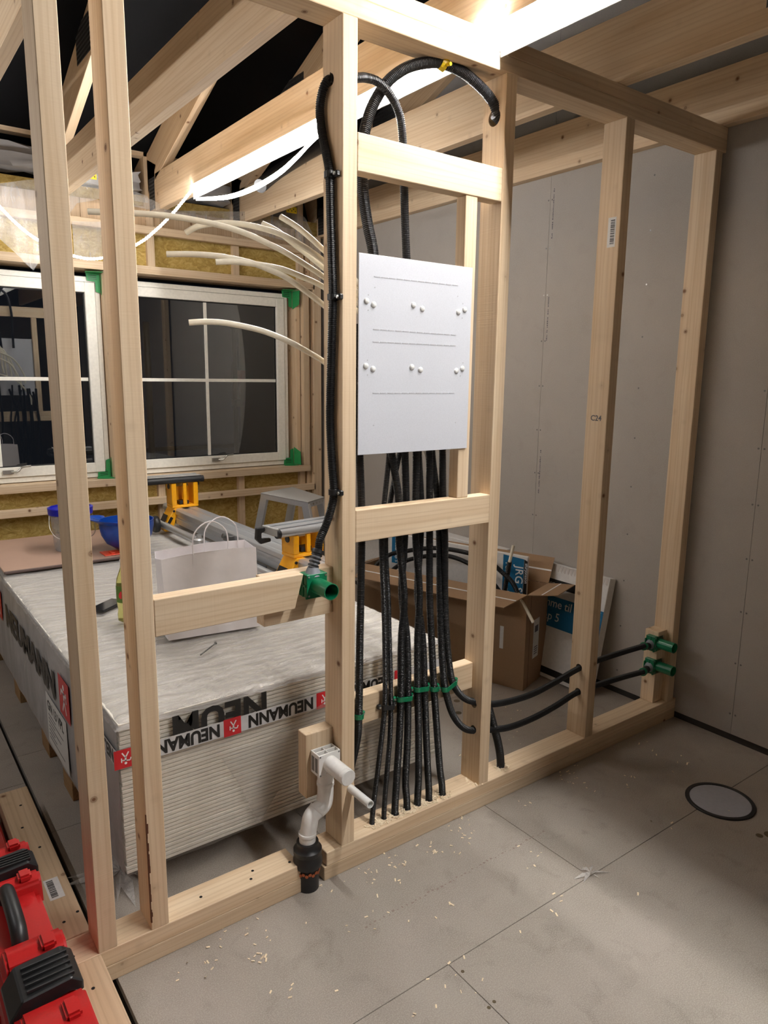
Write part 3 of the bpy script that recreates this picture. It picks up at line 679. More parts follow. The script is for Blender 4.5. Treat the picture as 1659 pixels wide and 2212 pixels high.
clip('pipe_clip', (775, 775), 1546, .034, .0125, GREEN, 'green clip on the single conduit beside the left panel stud', GC)
clip('pipe_clip', (832, 844), 1526, .0355, .0095, BLACKP, 'only black clip on the back rail, holding two thin conduits', GC)
clip('pipe_clip', (865, 881), 1508, .0345, .0125, GREEN, 'green double clip right of the black clip', GC, 2)
clip('pipe_clip', (902, 917), 1487, .0345, .0125, GREEN, 'green double clip in the middle of the back rail', GC, 2)
clip('pipe_clip', (937, 938), 1486, .0345, .0125, GREEN, 'small green clip on the single conduit right of the middle', GC)
clip('pipe_clip', (961, 978), 1487, .034, .0125, GREEN, 'green double clip tilted on the bending pair of conduits', GC, 14)
# black clips on the side of stud 3
for (u, v, l) in ((712, 378, 'uppermost'), (719, 642, 'middle'), (721, 1063, 'lowest')):
    p = at(u, v, 'x', Xs); t = thing('side_clip', (p.x, p.y, p.z - .008), l + ' black clip holding the conduit to the left side of the tall stud', 'pipe clip', 'black clips on the tall stud')
    m = MB(); m.pipe((p.x, p.y, p.z - .008), (p.x, p.y, p.z + .008), .0155, .0128, 18); m.build('strap', BLACKP, t, smooth=False)
    MB().box(-.062, -.0485, p.y - .034, p.y - .014, p.z - .008, p.z + .008).build('lug', BLACKP, t, .003)
    MB().tube((-.066, p.y - .025, p.z), (-.06, p.y - .025, p.z), .0045, 10).build('screw', SCREWM, t)
# yellow strap under the top plate
p = at(957, 137, 'y', .066); t = thing('yellow_pipe_strap', (p.x, .066, p.z - .02), 'yellow strap holding the thick conduit arch under the top plate', 'pipe clip')
MB().pipe((p.x - .008, .0665, p.z + .002), (p.x + .008, .0625, p.z - .004), .0205, .0172, 20).build('strap', YELL, t)
MB().box(p.x - .008, p.x + .008, .04, .058, p.z + .012, ZT).build('tab', YELL, t, .002)
MB().tube((p.x, .045, ZT - .012), (p.x + .001, .032, ZT - .014), .0055, 12).build('screw', YELL, t)

# ================================================================== DRAIN, WALL BOXES
t = thing('drain_pipe', (-.166, .012, 0), 'white drain pipe with S bend dropping into the black floor pipe', 'pipe')
MB().tube((-.166, .012, -.02), (-.166, .012, .075), .0345, 28).build('lower_pipe', BLACKP, t, smooth=True)
MB().lathe([(.034, .072), (.043, .078), (.0455, .088), (.0455, .1), (.042, .106), (.0405, .116), (.044, .12), (.044, .134), (.037, .14), (.034, .152), (.034, .158), (.027, .158)], (-.166, .012, 0), 32).build('rubber_collar', BLACKP, t, smooth=True)
m = MB()
for i in range(14):
    a = math.pi * (.95 + 1.15 * i / 13); c = Vector((-.166 + .0365 * math.cos(a), .012 + .0365 * math.sin(a), .062 + (.0025 if i % 2 else -.0025)))
    m.tube(c - Vector((0, .0, .0)) , c + Vector((math.cos(a), math.sin(a), 0)) * .0016, .0055, 8)
m.build('copper_chain', COPPER, t)
V = [(-.166, .012, .145), (-.166, .012, .2), (-.162, .014, .22), (-.135, .022, .265), (-.125, .026, .285), (-.124, .026, .31), (-.124, .026, .368)]
pa = at(703, 1690, 'y', .022); pb = at(703, 1722, 'y', .022); pd = at(668, 1776, 'y', .012)
hollow = MB().sweep(spline([V[0], (-.166, .012, .17), pd + Vector((.0, 0, -.012)), pd + Vector((.012, .003, .018)), pb + Vector((-.012, -.003, -.022)), pb + Vector((-.001, 0, .004)), pa, pa + Vector((0, 0, .045))], .005), .0255, 28)
hollow.build('s_bend', GREYP, t, smooth=True)
for c, d in (((-.166, .012, .182), (0, 0, 1)), (pd.lerp(pb, .5), pb - pd), (pa, (0, 0, 1))):
    c = Vector(c); d = Vector(d).normalized(); MB().tube(c - d * .006, c + d * .006, .0278, 28).build('socket_ring', GREYP, t, .001, smooth=True)
t = thing('drain_bracket', (-.092, .02, .36), 'white wall bracket box with a wide capped pipe stub on the short block', 'pipe fitting')
m = MB(); m.box(-.131, -.054, .0, .005, .362, .433).box(-.131, -.127, .005, .049, .362, .433).box(-.058, -.054, .005, .049, .362, .433).box(-.127, -.058, .044, .049, .362, .433).box(-.127, -.058, .023, .027, .39, .433).box(-.095, -.092, .005, .044, .39, .433).box(-.127, -.058, .005, .044, .362, .388)
m.build('bracket_box', GREYP, t, .0008)
m = MB()
for x, z in ((-.126, .428), (-.059, .428), (-.126, .367), (-.059, .367)): m.tube((x, .0, z), (x, -.0012, z), .003, 8)
m.box(-.1316, -.1309, .008, .022, .372, .42).box(-.1316, -.1309, .027, .042, .372, .42)
m.build('recess_print', plain('recess_grey', srgb(120, 118, 114), .6), t)
MB().tube((-.091, .0, .398), (-.091, -.1, .398), .0252, 36).build('pipe_stub', GREYP, t, smooth=True)
MB().tube((-.091, -.1, .398), (-.091, -.1025, .398), .0243, 36).build('stub_cap', GREYP, t, .001, smooth=True)
MB().tube((-.091, -.088, .398), (-.091, -.0885, .398), .0256, 36).build('seam_ring', GREYP, t)
# white electrical stub beside it, on the far side of the stud
a0 = at(800.3, 1738, 'y', -.11); t = thing('cable_conduit_stub', (a0.x, -.03, a0.z - .02), 'thin white plastic conduit stub pointing out beside the tall stud', 'pipe')
o = hollowtube([(a0.x, .075, a0.z), (a0.x, .0, a0.z), (a0.x, -.11, a0.z)], .0125, .0103, 'conduit_tube', WHITEP, t)
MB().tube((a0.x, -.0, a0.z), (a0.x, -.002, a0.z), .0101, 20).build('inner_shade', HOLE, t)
for dz in (.0205, .045):
    MB().tube((a0.x - .02, .03 , a0.z + dz), (a0.x + .012, .03, a0.z + dz), .0062, 14).build('snap_pin', WHITEP, t, smooth=True)
MB().box(a0.x - .004, a0.x + .002, .01, .05, a0.z + .01, a0.z + .10).build('snap_strip', WHITEP, t, .001)

def wallbox(c, label, cone, neck, grp=None, s=1.0):
    """square green box mounted on timber (front face centre c), stub towards -y, grey cone + ribbed neck towards 'cone'"""
    c = Vector(c); t = thing('green_wall_box', c - Vector((0, 0, .033)), label, 'pipe fitting', grp)
    h = .034; x, y, z = c
    m = MB().box(x - h, x + h, y, y + .004, z - h, z + h).box(x - h, x - h + .004, y + .004, y + .046, z - h, z + h).box(x + h - .004, x + h, y + .004, y + .046, z - h, z + h)
    m.box(x - h + .004, x + h - .004, y + .004, y + .046, z - h, z - h + .004).box(x - h + .004, x + h - .004, y + .004, y + .046, z + h - .004, z + h).box(x - h - .009, x + h + .009, y + .042, y + .047, z - h * .6, z + h * .6)
    m.box(x - h - .0025, x - h, y + .006, y + .04, z - .004, z + .004).box(x - h - .0025, x - h, y + .02, y + .026, z - h, z + h).box(x - h - .003, x + h + .003, y + .0, y + .006, z - h - .003, z - h + .003)
    m.build('box_body', GREEN, t, .001)
    for dx, dz in ((-1, -1), (-1, 1), (1, -1), (1, 1)):
        MB().tube((x + dx * (h - .006), y, z + dz * (h - .006)), (x + dx * (h - .006), y - .0022, z + dz * (h - .006)), .0032, 10).build('screw', SCREWM, t)
    hollowtube([(x, y, z), (x, y - .03, z), (x, y - .078, z)], .0235, .0215, 'stub_sleeve', GREEN, t, 30)
    MB().pipe((x, y - .001, z), (x, y - .022, z), .0214, .0145, 26).build('inner_ring', BLACKP, t)
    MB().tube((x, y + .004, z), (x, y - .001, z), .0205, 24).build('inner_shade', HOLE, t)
    d = Vector(cone).normalized(); k = Vector((x, y + .024, z)) + d * .026
    MB().tube(k, k + d * .024, .026, 26, .0155).build('cone', GREYC, t, smooth=True)
    k += d * .022
    nd = (Vector(neck) - k); L = nd.length; nd.normalize(); prof = []
    MB().tube(k, k + nd * (L * .78), .0138, 20).build('neck', GREYC, t)
    for i in range(4):
        q = k + nd * L * (.06 + .2 * i); MB().tube(q, q + nd * L * .1, .0168, 20).build('ribbed_ring', BLACKP, t, .001)
    MB().tube(k + nd * L * .78, k + nd * L, .0185, 16).build('lock_nut', BLACKP if s else GREEN, t, .001)
    return t
c = at(716.5, 1278.7, 'y', -.078)
wallbox((c.x, .0, c.z), 'green wall box on the slanted rail end with a conduit from above', (0, 0, 1), at(688, 1187, 'y', .03), None)
c = at(1458, 1401, 'y', -.05); wallbox((c.x + .0, .03, c.z), 'upper green wall box by the right wall', (-1, -.0, -.25), at(1390, 1396, 'y', .028), 'green wall boxes by the right wall', 0)
c = at(1455, 1451, 'y', -.05); wallbox((c.x + .0, .03, c.z), 'lower green wall box by the right wall', (-1, -.0, -.25), at(1388, 1452, 'y', .028), 'green wall boxes by the right wall', 0)

# floor drain
t = thing('floor_drain', (1.338, -.498, 0), 'round white drain cover with a black rubber ring in the grey floor', 'drain')
MB().pipe((1.338, -.498, -.004), (1.338, -.498, .006), .123, .108, 48).build('rubber_ring', BLACKP, t, .0015)
MB().lathe([(.1078, 0), (.1078, .003), (.10, .0035), (.06, .0015), (.02, .001), (.001, .001)], (1.338, -.498, .0002), 48).build('drain_cover', plain('milky_cover', srgb(176, 178, 188), .45), t, smooth=True)
m = MB()
for (x, y, r) in ((1.285, -.71, .02), (1.25, -.69, .012), (1.27, -.735, .008)): m.tube((x, y, 0), (x, y, .0006), r, 12)
tag(m.build('glue_spot', SOIL), 'small brown stain on the floor in front of the drain cover', 'stain')

# ================================================================== IVORY PEX TUBES
def yv(pts, y0, y1, xr):
    """pixel path of a tube seen in the left bay; depth grows from y0 (right end, u = 699) to y1 (left end)"""
    u0, u1 = pts[0][0], pts[-1][0]
    return [at(u, v, 'y', y1 + (y0 - y1) * (u - u0) / (u1 - u0)) for u, v in pts]
TUB = [([(606, 468), (640, 489), (672, 515), (699, 540)], .13, .24, 'short ivory tube, topmost and furthest right of the fan of tubes', .10),
       ([(567, 483), (600, 500), (640, 531), (672, 556), (699, 578)], .15, .30, 'ivory tube starting just behind the arched one, second from the right', .13),
       ([(401, 503), (425, 490), (460, 483), (500, 482), (545, 488), (604, 505), (655, 532), (699, 564)], .125, .36, 'ivory tube bending over in an arch with its cut end pointing down left', .17),
       ([(190, 457), (300, 461), (370, 467), (430, 477), (480, 488), (528, 503), (575, 524), (616, 545), (660, 572), (699, 598)], .14, .42, 'longest ivory tube, reaching left past the second stud', .21),
       ([(360, 549), (414, 549), (470, 553), (520, 562), (553, 571), (590, 586), (616, 598), (655, 625), (699, 659)], .128, .34, 'ivory tube with slanted cut end, crossing under its neighbour', .25),
       ([(466, 566), (500, 565), (540, 569), (604, 580), (650, 597), (699, 620)], .15, .26, 'ivory tube with a square cut end left of the tall stud', .29),
       ([(408, 697), (445, 695), (490, 698), (553, 711), (590, 723), (629, 740), (665, 760), (699, 781)], .135, .26, 'lowest ivory tube, alone in front of the right window', .33)]
for pts, y0, y1, l, xe in TUB:
    P = yv(pts, y0, y1, xe); e = P[-1]
    P += [Vector((e.x + .06, max(.115, e.y - .02), e.z - .045)), Vector((e.x + .06 + (xe - e.x) * .5, .105, e.z - .12)), Vector((xe, .085, e.z - .27)), Vector((xe + .01, .075, e.z - .36))]
    tag(hollowtube(P, .0082, .0058, 'pex_tube', PEX), l, 'tube', 'ivory tubes fanning out behind the tall stud')

# ================================================================== GYPSUM PACK
PX0, PX1, PY0, PY1, PZ0, PZ1 = -.645, .56, .25, 2.88, .105, .585
t = thing('gypsum_sheet_pack', ((PX0 + PX1) / 2, (PY0 + PY1) / 2, .1), 'big film-wrapped pack of white gypsum sheets on a wooden pallet', 'building material')
n = 37; hs = (PZ1 - PZ0) / n; rnd = random.Random(2); me0 = None
for i in range(n):
    z = PZ0 + i * hs; dx = rnd.uniform(-.0015, .0015); dy = rnd.uniform(-.002, .002)
    if me0 is None:
        o0 = MB().box(PX0, PX1, PY0, PY1, z, z + hs - .0026).build('gypsum_sheet', SHEET, t, .001); me0 = o0.data; base = o0.matrix_basis.copy()
    else:
        o = bpy.data.objects.new('gypsum_sheet', me0); C.objects.link(o); o.parent = t; o.matrix_parent_inverse = WM[t.name].inverted(); o.matrix_basis = Matrix.Translation((dx, dy, i * hs)) @ base
# creased top film
def sheet_grid(fn, nu, nv):
    m = MB(); vs = [[m.b.verts.new(fn(i / nu, j / nv)) for j in range(nv + 1)] for i in range(nu + 1)]
    for i in range(nu):
        for j in range(nv): m.b.faces.new((vs[i][j], vs[i + 1][j], vs[i + 1][j + 1], vs[i][j + 1]))
    return m
from mathutils import noise
def nz(x, y, z, s): return noise.noise(Vector((x * s, y * s, z * s)))
e = .012
def topf(a, b):
    x = PX0 - e + a * (PX1 - PX0 + 2 * e); y = PY0 - e + b * (PY1 - PY0 + 2 * e)
    d = min(a, 1 - a, b * 2.2, (1 - b) * 2.2); edge = max(0, 1 - d / .02)
    return Vector((x, y, PZ1 + .006 + .007 * nz(x, y * .5, 0, 9) + .004 * nz(x * .4, y * 2.2, 3, 14) + (.007 * abs(nz(x, y * .6, 7, 26)) if b < .07 or a < .03 else 0) - edge * .022))
sheet_grid(topf, 120, 240).build('wrap_top', FILMT, t, smooth=True)
def sidef(x0, y0, x1, y1, off, zt, zb, amp):
    d = Vector((x1 - x0, y1 - y0, 0)); nrm = Vector((d.y, -d.x, 0)).normalized()
    def f(a, b):
        p = Vector((x0, y0, 0)) + d * a; z = zt + (zb - zt) * b
        return Vector((p.x, p.y, z)) + nrm * (off + amp * (.5 + nz(p.x * 1.5, p.y * 1.5, z, 5)) * (.4 + b))
    return f
sheet_grid(sidef(PX0 - .004, PY0, PX1 + .004, PY0, .006, PZ1 - .002, PZ0 + .0, .008), 60, 26).build('wrap_front', FILMS, t, smooth=True)
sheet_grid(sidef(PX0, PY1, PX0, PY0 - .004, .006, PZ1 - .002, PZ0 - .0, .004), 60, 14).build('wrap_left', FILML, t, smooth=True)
sheet_grid(sidef(PX1, PY0 - .004, PX1, PY1, .004, PZ1 - .002, PZ0 - .0, .006), 60, 14).build('wrap_right', FILMS, t, smooth=True)
# loose folded flaps of film hanging on the front
m = MB(); yy = PY0 - .02
m.prism([at(480, 1640, 'y', yy), at(575, 1600, 'y', yy - .012), at(705, 1515, 'y', yy), at(705, 1640, 'y', yy - .02), at(600, 1710, 'y', yy - .02), at(560, 1780, 'y', yy - .012), at(520, 1700, 'y', yy)], (0, .0008, 0))
m.build('film_flap', FILMS, t)
m = MB(); m.prism([at(775, 1500, 'y', yy), at(940, 1440, 'y', yy), at(930, 1560, 'y', yy - .01), at(860, 1650, 'y', yy - .015), at(800, 1660, 'y', yy)], (0, .0008, 0)); m.build('film_flap', FILMS, t)
# printed tape band along the front, turned upside down; big letters of the wrap above it
zb = .4600; hb = .052; yb = PY0 - .0185
band = MB().box(PX0 - .012, .56, yb, yb + .0006, zb, zb + hb).build('printed_tape', plain('tape_white', srgb(206, 206, 208), .35), t)
xl, xr = Vector((-1, 0, 0)), Vector((0, 0, -1))
def figure(o, xd, yd, s, nrm, parent):
    """the small man-with-hammer mark printed white on the red square"""
    xd, yd, nrm = Vector(xd), Vector(yd), Vector(nrm); m = MB()
    def st(a, b, w_):
        A = Vector(o) + xd * a[0] * s + yd * a[1] * s; B = Vector(o) + xd * b[0] * s + yd * b[1] * s; d = (B - A).normalized(); q = d.cross(nrm) * w_ * s
        m.prism([A - q, B - q, B + q, A + q], nrm * .0004)
    for a, b, w_ in (((.5, .42), (.5, .66), .05), ((.5, .44), (.32, .14), .035), ((.5, .44), (.68, .14), .035), ((.5, .62), (.26, .66), .035), ((.26, .66), (.2, .5), .03), ((.5, .62), (.72, .56), .03), ((.72, .44), (.72, .7), .03)): st(a, b, w_)
    m.tube(Vector(o) + (xd * .5 + yd * .78) * s, Vector(o) + (xd * .5 + yd * .78) * s + nrm * .0004, .075 * s, 12)
    m.build('logo_figure', WINK, parent)
for xc in (-.638, -.305, .03, .361):
    s = .058; sq = MB().box(xc - s / 2, xc + s / 2, yb - .0006, yb - .0001, zb - .003, zb + hb + .003).build('logo_square', REDI, band)
    figure((xc + s / 2, yb - .0008, zb + hb), (-1, 0, 0), (0, 0, -1), hb, (0, -1, 0), band)
    if xc > -.6: text('lettering', 'NEUMANN', (xc - s / 2 - .012, yb - .0009, zb + hb - .007), xl, xr, .056, INK, band, .0022, cx=.86)
for k, x in enumerate((-.6, .0)):
    text('lettering', 'NEUMANN'[k * 3:k * 3 + 4], (x + .42, yb + .001, zb + .108), xl, xr, .115, INK, t, .004, cx=1.0) if k == 0 else None
side = MB().box(PX0 - .0136, PX0 - .013, PY0 - .018, 2.7, zb, zb + hb).build('printed_tape', MATS['tape_white'], t) if False else MB().box(PX0 - .0146, PX0 - .014, PY0 - .018, .62, zb, zb + hb).build('printed_tape', MATS['tape_white'], t)
text('lettering', 'NEUMANN', (PX0 - .0149, PY0 + .012, zb + hb - .007), (0, 1, 0), (0, 0, -1), .056, INK, side, .0022, cx=.86)
# big black letters and red marks along the left side
yL = -0
for y0 in (2.04, .66):
    txt = 'NEUMANN' if y0 > 1 else 'NE'
    text('lettering', txt, (PX0 - .0125, y0, .365), (0, -1, 0), (0, 0, 1), .15, INK, t, .006, cx=1.36)
for y0 in (2.15, .80):
    sq = MB().box(PX0 - .0126, PX0 - .012, y0, y0 + .15, .35, .50).build('logo_square', REDI, t)
    figure((PX0 - .0128, y0 + .15, .35), (0, -1, 0), (0, 0, 1), .15, (-1, 0, 0), sq)
lb = MB().box(PX0 - .013, PX0 - .0124, .87, 1.2, .125, .335).build('delivery_label', PAPERLAB, t)
text('lettering', 'GN 13 VPL', (PX0 - .0134, 1.18, .272), (0, -1, 0), (0, 0, 1), .056, INK, lb, .001)
m = MB(); rnd = random.Random(8)
for i in range(7): m.box(PX0 - .0134, PX0 - .0131, 1.17 - rnd.uniform(.08, .24), 1.17, .25 - i * .016, .254 - i * .016)
m.build('label_print', GINK, lb)
# pallet
pl = []
for y in (.98, 1.36, 1.98, 2.62):
    for x in (PX0 + .0, -.08, .44):
        lum('pallet_block', x, x + .10, y - .07, y + .07, .0, .078, 'y', WPAL, t)
for x in (PX0 - .0, -.08, .44): lum('pallet_board', x, x + .1, .86, 2.72, .078, .1, 'y', WPAL, t)

# thin film-covered sheet lying at the far end of the pack
t = thing('brown_sheet', (-.33, 2.5, .6), 'thin brownish film-covered sheet lying across the far end of the gypsum pack', 'building material')
MB().box(-.64, .06, 2.1, 2.86, .602, .611).build('sheet_board', plain('brown_board', srgb(182, 150, 130), .5, bump=.4, bscale=6), t, .002)
MB().box(-.64, .06, 2.085, 2.1, .6, .612).build('sheet_edge', plain('brown_edge', srgb(100, 82, 76), .6), t, .002)

# ================================================================== THINGS ON THE PACK
ZP = .599
# paper bag
t = thing('paper_bag', (-.12, .8, ZP), 'white paper carrier bag with two twisted paper handles on the pack', 'bag')
A = [(-.305, .775), (.045, .728), (.06, .865), (-.29, .905)]; zt_ = .915
m = MB(); lo = [m.b.verts.new((x, y, ZP)) for x, y in A]; 
tops = [(-.315, .79, .905), (-.2, .772, .918), (-.05, .752, .922), (.040, .74, .915), (.058, .80, .905), (.05, .862, .921), (-.1, .878, .925), (-.3, .9, .912), (-.318, .84, .9)]
up = [m.b.verts.new(q) for q in tops]
mapi = [(0, 0), (1, None), (2, None), (3, 1), (4, None), (5, 2), (6, None), (7, 3), (8, None)]
m.b.faces.new((lo[0], lo[1], up[3], up[2], up[1], up[0])); m.b.faces.new((lo[1], lo[2], up[5], up[4], up[3])); m.b.faces.new((lo[2], lo[3], up[7], up[6], up[5])); m.b.faces.new((lo[3], lo[0], up[0], up[8], up[7])); m.b.faces.new(lo[::-1])
o = m.build('bag_body', PAPER, t); sm = o.modifiers.new('thick', 'SOLIDIFY'); sm.thickness = .0012
for (x0, x1, y, h) in ((-.20, -.06, .775, 1.03), (-.12, .02, .86, 1.025)):
    smoothtube([(x0, y, .80), (x0, y - .002, .9), (x0 + .008, y, h - .04), ((x0 + x1) / 2, y, h), (x1 - .008, y, h - .04), (x1, y - .002, .9), (x1, y, .80)], .0028, 'paper_handle', PAPER, t, 8)
# phone
ph = Matrix.Translation((-.372, 1.315, ZP)) @ Matrix.Rotation(math.radians(-52), 4, 'Z')
t = thing('mobile_phone', (-.372, 1.315, ZP), 'black mobile phone lying face up beside the bottle', 'phone')
MB().box(-.037, .037, -.078, .078, 0, .009, ph).build('phone_body', BLACKP, t, .003, seg=2)
MB().box(-.034, .034, -.075, .075, .009, .0094, ph).build('phone_screen', plain('screen_glass', (.02, .02, .022, 1), .08), t)
# bottle
t = thing('drink_bottle', (-.362, 1.09, ZP), 'clear bottle of pale yellow drink, half hidden by the second stud', 'bottle')
MB().lathe([(.024, 0), (.031, .006), (.032, .03), (.029, .05), (.032, .07), (.0325, .15), (.029, .175), (.018, .205), (.0125, .222), (.0125, .236)], (-.362, 1.09, ZP), 28).build('bottle_body', BOTTLE, t, smooth=True)
MB().tube((-.362, 1.09, ZP + .236), (-.362, 1.09, ZP + .252), .0142, 20).build('cap', WHITEP, t, .001)
MB().pipe((-.362, 1.09, ZP + .082), (-.362, 1.09, ZP + .148), .0332, .0328, 28).build('bottle_label', plain('fruit_label', srgb(96, 128, 50), .5, bump=0, bscale=60), t, smooth=False)
MB().lathe([(.0, 0), (.016, .001), (.001, .002)], (-.383, 1.066, ZP + .115), 12, Matrix.Rotation(math.radians(90), 4, 'X') @ Matrix.Rotation(math.radians(30), 4, 'Y')).build('fruit_print', REDI, t)
# screw on the film
a, b = Vector((-.268, .566, ZP + .005)), Vector((-.179, .640, ZP + .006)); t = thing('long_screw', a, 'single long grey screw lying on the wrap in front of the bag', 'screw'); d = (b - a).normalized()
q = even([a, b - d * .03], .0015); MB().sweep(q, [.0018 + (.0008 if i % 2 else 0) for i in range(len(q))], 8).build('thread', STEEL, t)
MB().tube(b - d * .031, b - d * .004, .0022, 10).build('shank', STEEL, t); MB().tube(b - d * .005, b, .0022, 12, .0055).build('head', STEEL, t)
# bucket
bc = Vector((-.245, 2.42, .612)); t = thing('screw_bucket', bc, 'clear plastic bucket of screws with a dark blue lid', 'bucket')
MB().lathe([(.088, 0), (.092, .006), (.105, .19), (.109, .20), (.109, .207), (.001, .207)], bc, 36).build('bucket_body', BUCKETM, t, smooth=True)
MB().lathe([(.114, .2), (.116, .235), (.104, .238), (.102, .228), (.001, .228)], bc, 36).build('lid', DBLUE, t, smooth=True)
smoothtube([bc + Vector((-.11, 0, .195)), bc + Vector((-.116, -.03, .13)), bc + Vector((-.09, -.09, .085)), bc + Vector((0, -.118, .07)), bc + Vector((.09, -.09, .085)), bc + Vector((.116, -.03, .13)), bc + Vector((.11, 0, .195))], .0016, 'wire_handle', SCREWM, t, 6)
MB().box(bc.x + .005, bc.x + .05, bc.y - .07, bc.y - .06, bc.z + .02, bc.z + .1).build('blue_card', DBLUE, t)
m = MB(); rnd = random.Random(11)
for i in range(110):
    a = rnd.uniform(0, 6.28); r = rnd.uniform(0, .066); p = bc + Vector((r * math.cos(a), r * math.sin(a), rnd.uniform(.008, .09)))
    d = Vector((rnd.uniform(-1, 1), rnd.uniform(-1, 1), rnd.uniform(-.6, 1.2))).normalized() * .035
    q = p + d; rr = math.hypot(q.x - bc.x, q.y - bc.y)
    if rr > .085: q.x = bc.x + (q.x - bc.x) * .085 / rr; q.y = bc.y + (q.y - bc.y) * .085 / rr
    m.tube(p, q, .0022, 5)
m.build('loose_screws', SCREWM, t, kind='stuff')
# hard hat upside down
hc = Vector((.0, 2.24, .612)); t = thing('hard_hat', hc, 'blue hard hat lying upside down behind the paper bag', 'helmet')
Mh = Matrix.Translation(hc + Vector((0, 0, .004))) @ Matrix.Rotation(math.radians(0), 4, 'Y')
prof = [(.02, .0), (.07, .012), (.11, .04), (.134, .085), (.143, .13), (.145, .165), (.14, .165), (.137, .13), (.125, .08), (.1, .045), (.06, .018), (.005, .008)]
m = MB(); m.lathe(prof, (0, 0, 0), 40, Mh); m.build('shell', BLUE, t, smooth=True)
m = MB(); n = 24; ring = []
for i in range(n + 1):
    a = math.radians(125 + 120 * i / n); w_ = .062 * math.sin(math.pi * i / n) ** .6 + .004
    ring.append([m.b.verts.new(Mh @ Vector((r * math.cos(a), r * math.sin(a) * 1.0, z))) for r, z in ((.141, .158), (.143 + w_, .172 + w_ * .3), (.143 + w_, .169 + w_ * .3), (.142, .153))])
for Aa, Bb in zip(ring, ring[1:]):
    for k in range(4): m.b.faces.new((Aa[k], Aa[(k + 1) % 4], Bb[(k + 1) % 4], Bb[k]))
m.build('peak', BLUE, t, smooth=True)
text('lettering', 'MXX', Mh @ Vector((-.195, -.03, .197)), (.4, -1, -.1), (.9, .35, -.2), .03, INK, t)
t = thing('orange_scraper', (-.1, 2.05, .60), 'small orange-red plastic scraper lying beside the hard hat', 'tool')
c0 = at(250, 1193, 'z', .616)
MB().box(c0.x - .07, c0.x + .03, c0.y - .05, c0.y + .06, .6125, .617).build('blade', ORANGE, t, .002)
MB().box(c0.x - .03, c0.x - .01, c0.y - .03, c0.y + .03, .617, .622).build('grip', ORANGE, t, .002)
# spray can behind the bag
sp_ = Vector((.165, 1.62, ZP)); t = thing('spray_can', sp_, 'orange and silver aerosol can between the bag and the rail', 'can')
MB().lathe([(.031, 0), (.032, .004), (.032, .135), (.03, .14)], sp_, 26).build('can_body', plain('orange_can', srgb(222, 150, 80), .35), t, smooth=True)
MB().lathe([(.029, .14), (.031, .146), (.027, .165), (.013, .172), (.012, .19), (.001, .19)], sp_, 26).build('can_top', ALU, t, smooth=True)

# ================================================================== SAW STAND
t = thing('saw_stand', (.46, 1.8, ZP), 'long aluminium saw stand with yellow brackets lying on the pack', 'saw stand')
X0, X1, Y0, Y1 = .40, .535, .93, 2.80
m = MB(); m.prism([(X0, Y0, .655), (X1, Y0, .655), (X1, Y0, .75), (X1 - .045, Y0, .75), (X1 - .05, Y0, .742), (X0 + .05, Y0, .742), (X0 + .045, Y0, .75), (X0 + .012, Y0, .75), (X0, Y0, .738), (X0, Y0, .715), (X0 + .01, Y0, .71), (X0 + .01, Y0, .695), (X0, Y0, .69)], (0, Y1 - Y0, 0))
m.build('rail', ALU, t, .002)
MB().tube((.345, 1.0, .648), (.335, 2.68, .648), .021, 20).build('folded_leg', ALU, t, smooth=True)
MB().tube((.345, .98, .648), (.345, 1.0, .648), .0225, 20).build('leg_cap', BLACKP, t)
MB().tube((.58, 1.05, .635), (.58, 2.6, .635), .021, 20).build('folded_leg', ALU, t, smooth=True)
MB().box(.37, .42, 1.72, 1.80, .70, .735).tube((.39, 1.76, .72), (.35, 1.76, .735), .014, 12).build('lock_lever', STEEL, t, .002)
MB().box(.36, .40, 1.35, 1.58, .60, .652).build('black_clamp', BLACKP, t, .004)
for (y, lab) in ((1.10, 1), (2.62, 0)):
    b = MB().prism([(.325, y - .05, .625), (.365, y - .05, .70), (.395, y - .05, .752), (.44, y - .05, .752), (.40, y - .05, .68), (.38, y - .05, .61), (.33, y - .05, .61)], (0, .12, 0)).build('yellow_bracket', YPAINT, t, .003)
    MB().prism([(.3305, y - .0515, .64), (.368, y - .0515, .702), (.384, y - .0515, .692), (.348, y - .0515, .632)], (0, .001, 0)).build('black_badge', INK, b)
    MB().prism([(.321, y - .03, .64), (.3585, y - .03, .708), (.3585, y + .045, .708), (.321, y + .045, .64)], (-.002, 0, 0.001)).build('black_badge', INK, b)
    for dz in (.0, 1.0):
        MB().tube((.345 + .045 * dz, y - .055, .635 + .1 * dz), (.345 + .045 * dz, y - .05, .635 + .1 * dz), .007, 12).build('bolt', BLACKP, b)
Mw = Matrix.Rotation(math.pi / 2, 4, 'Y')
MB().lathe([(.02, -.018), (.048, -.016), (.052, -.008), (.052, .008), (.048, .016), (.02, .018)], (.29, 2.62, .655), 28, Mw).build('rubber_wheel', BLACKP, t, smooth=True)
MB().tube((.268, 2.62, .655), (.272, 2.62, .655), .02, 16).build('wheel_hub', STEEL, t)
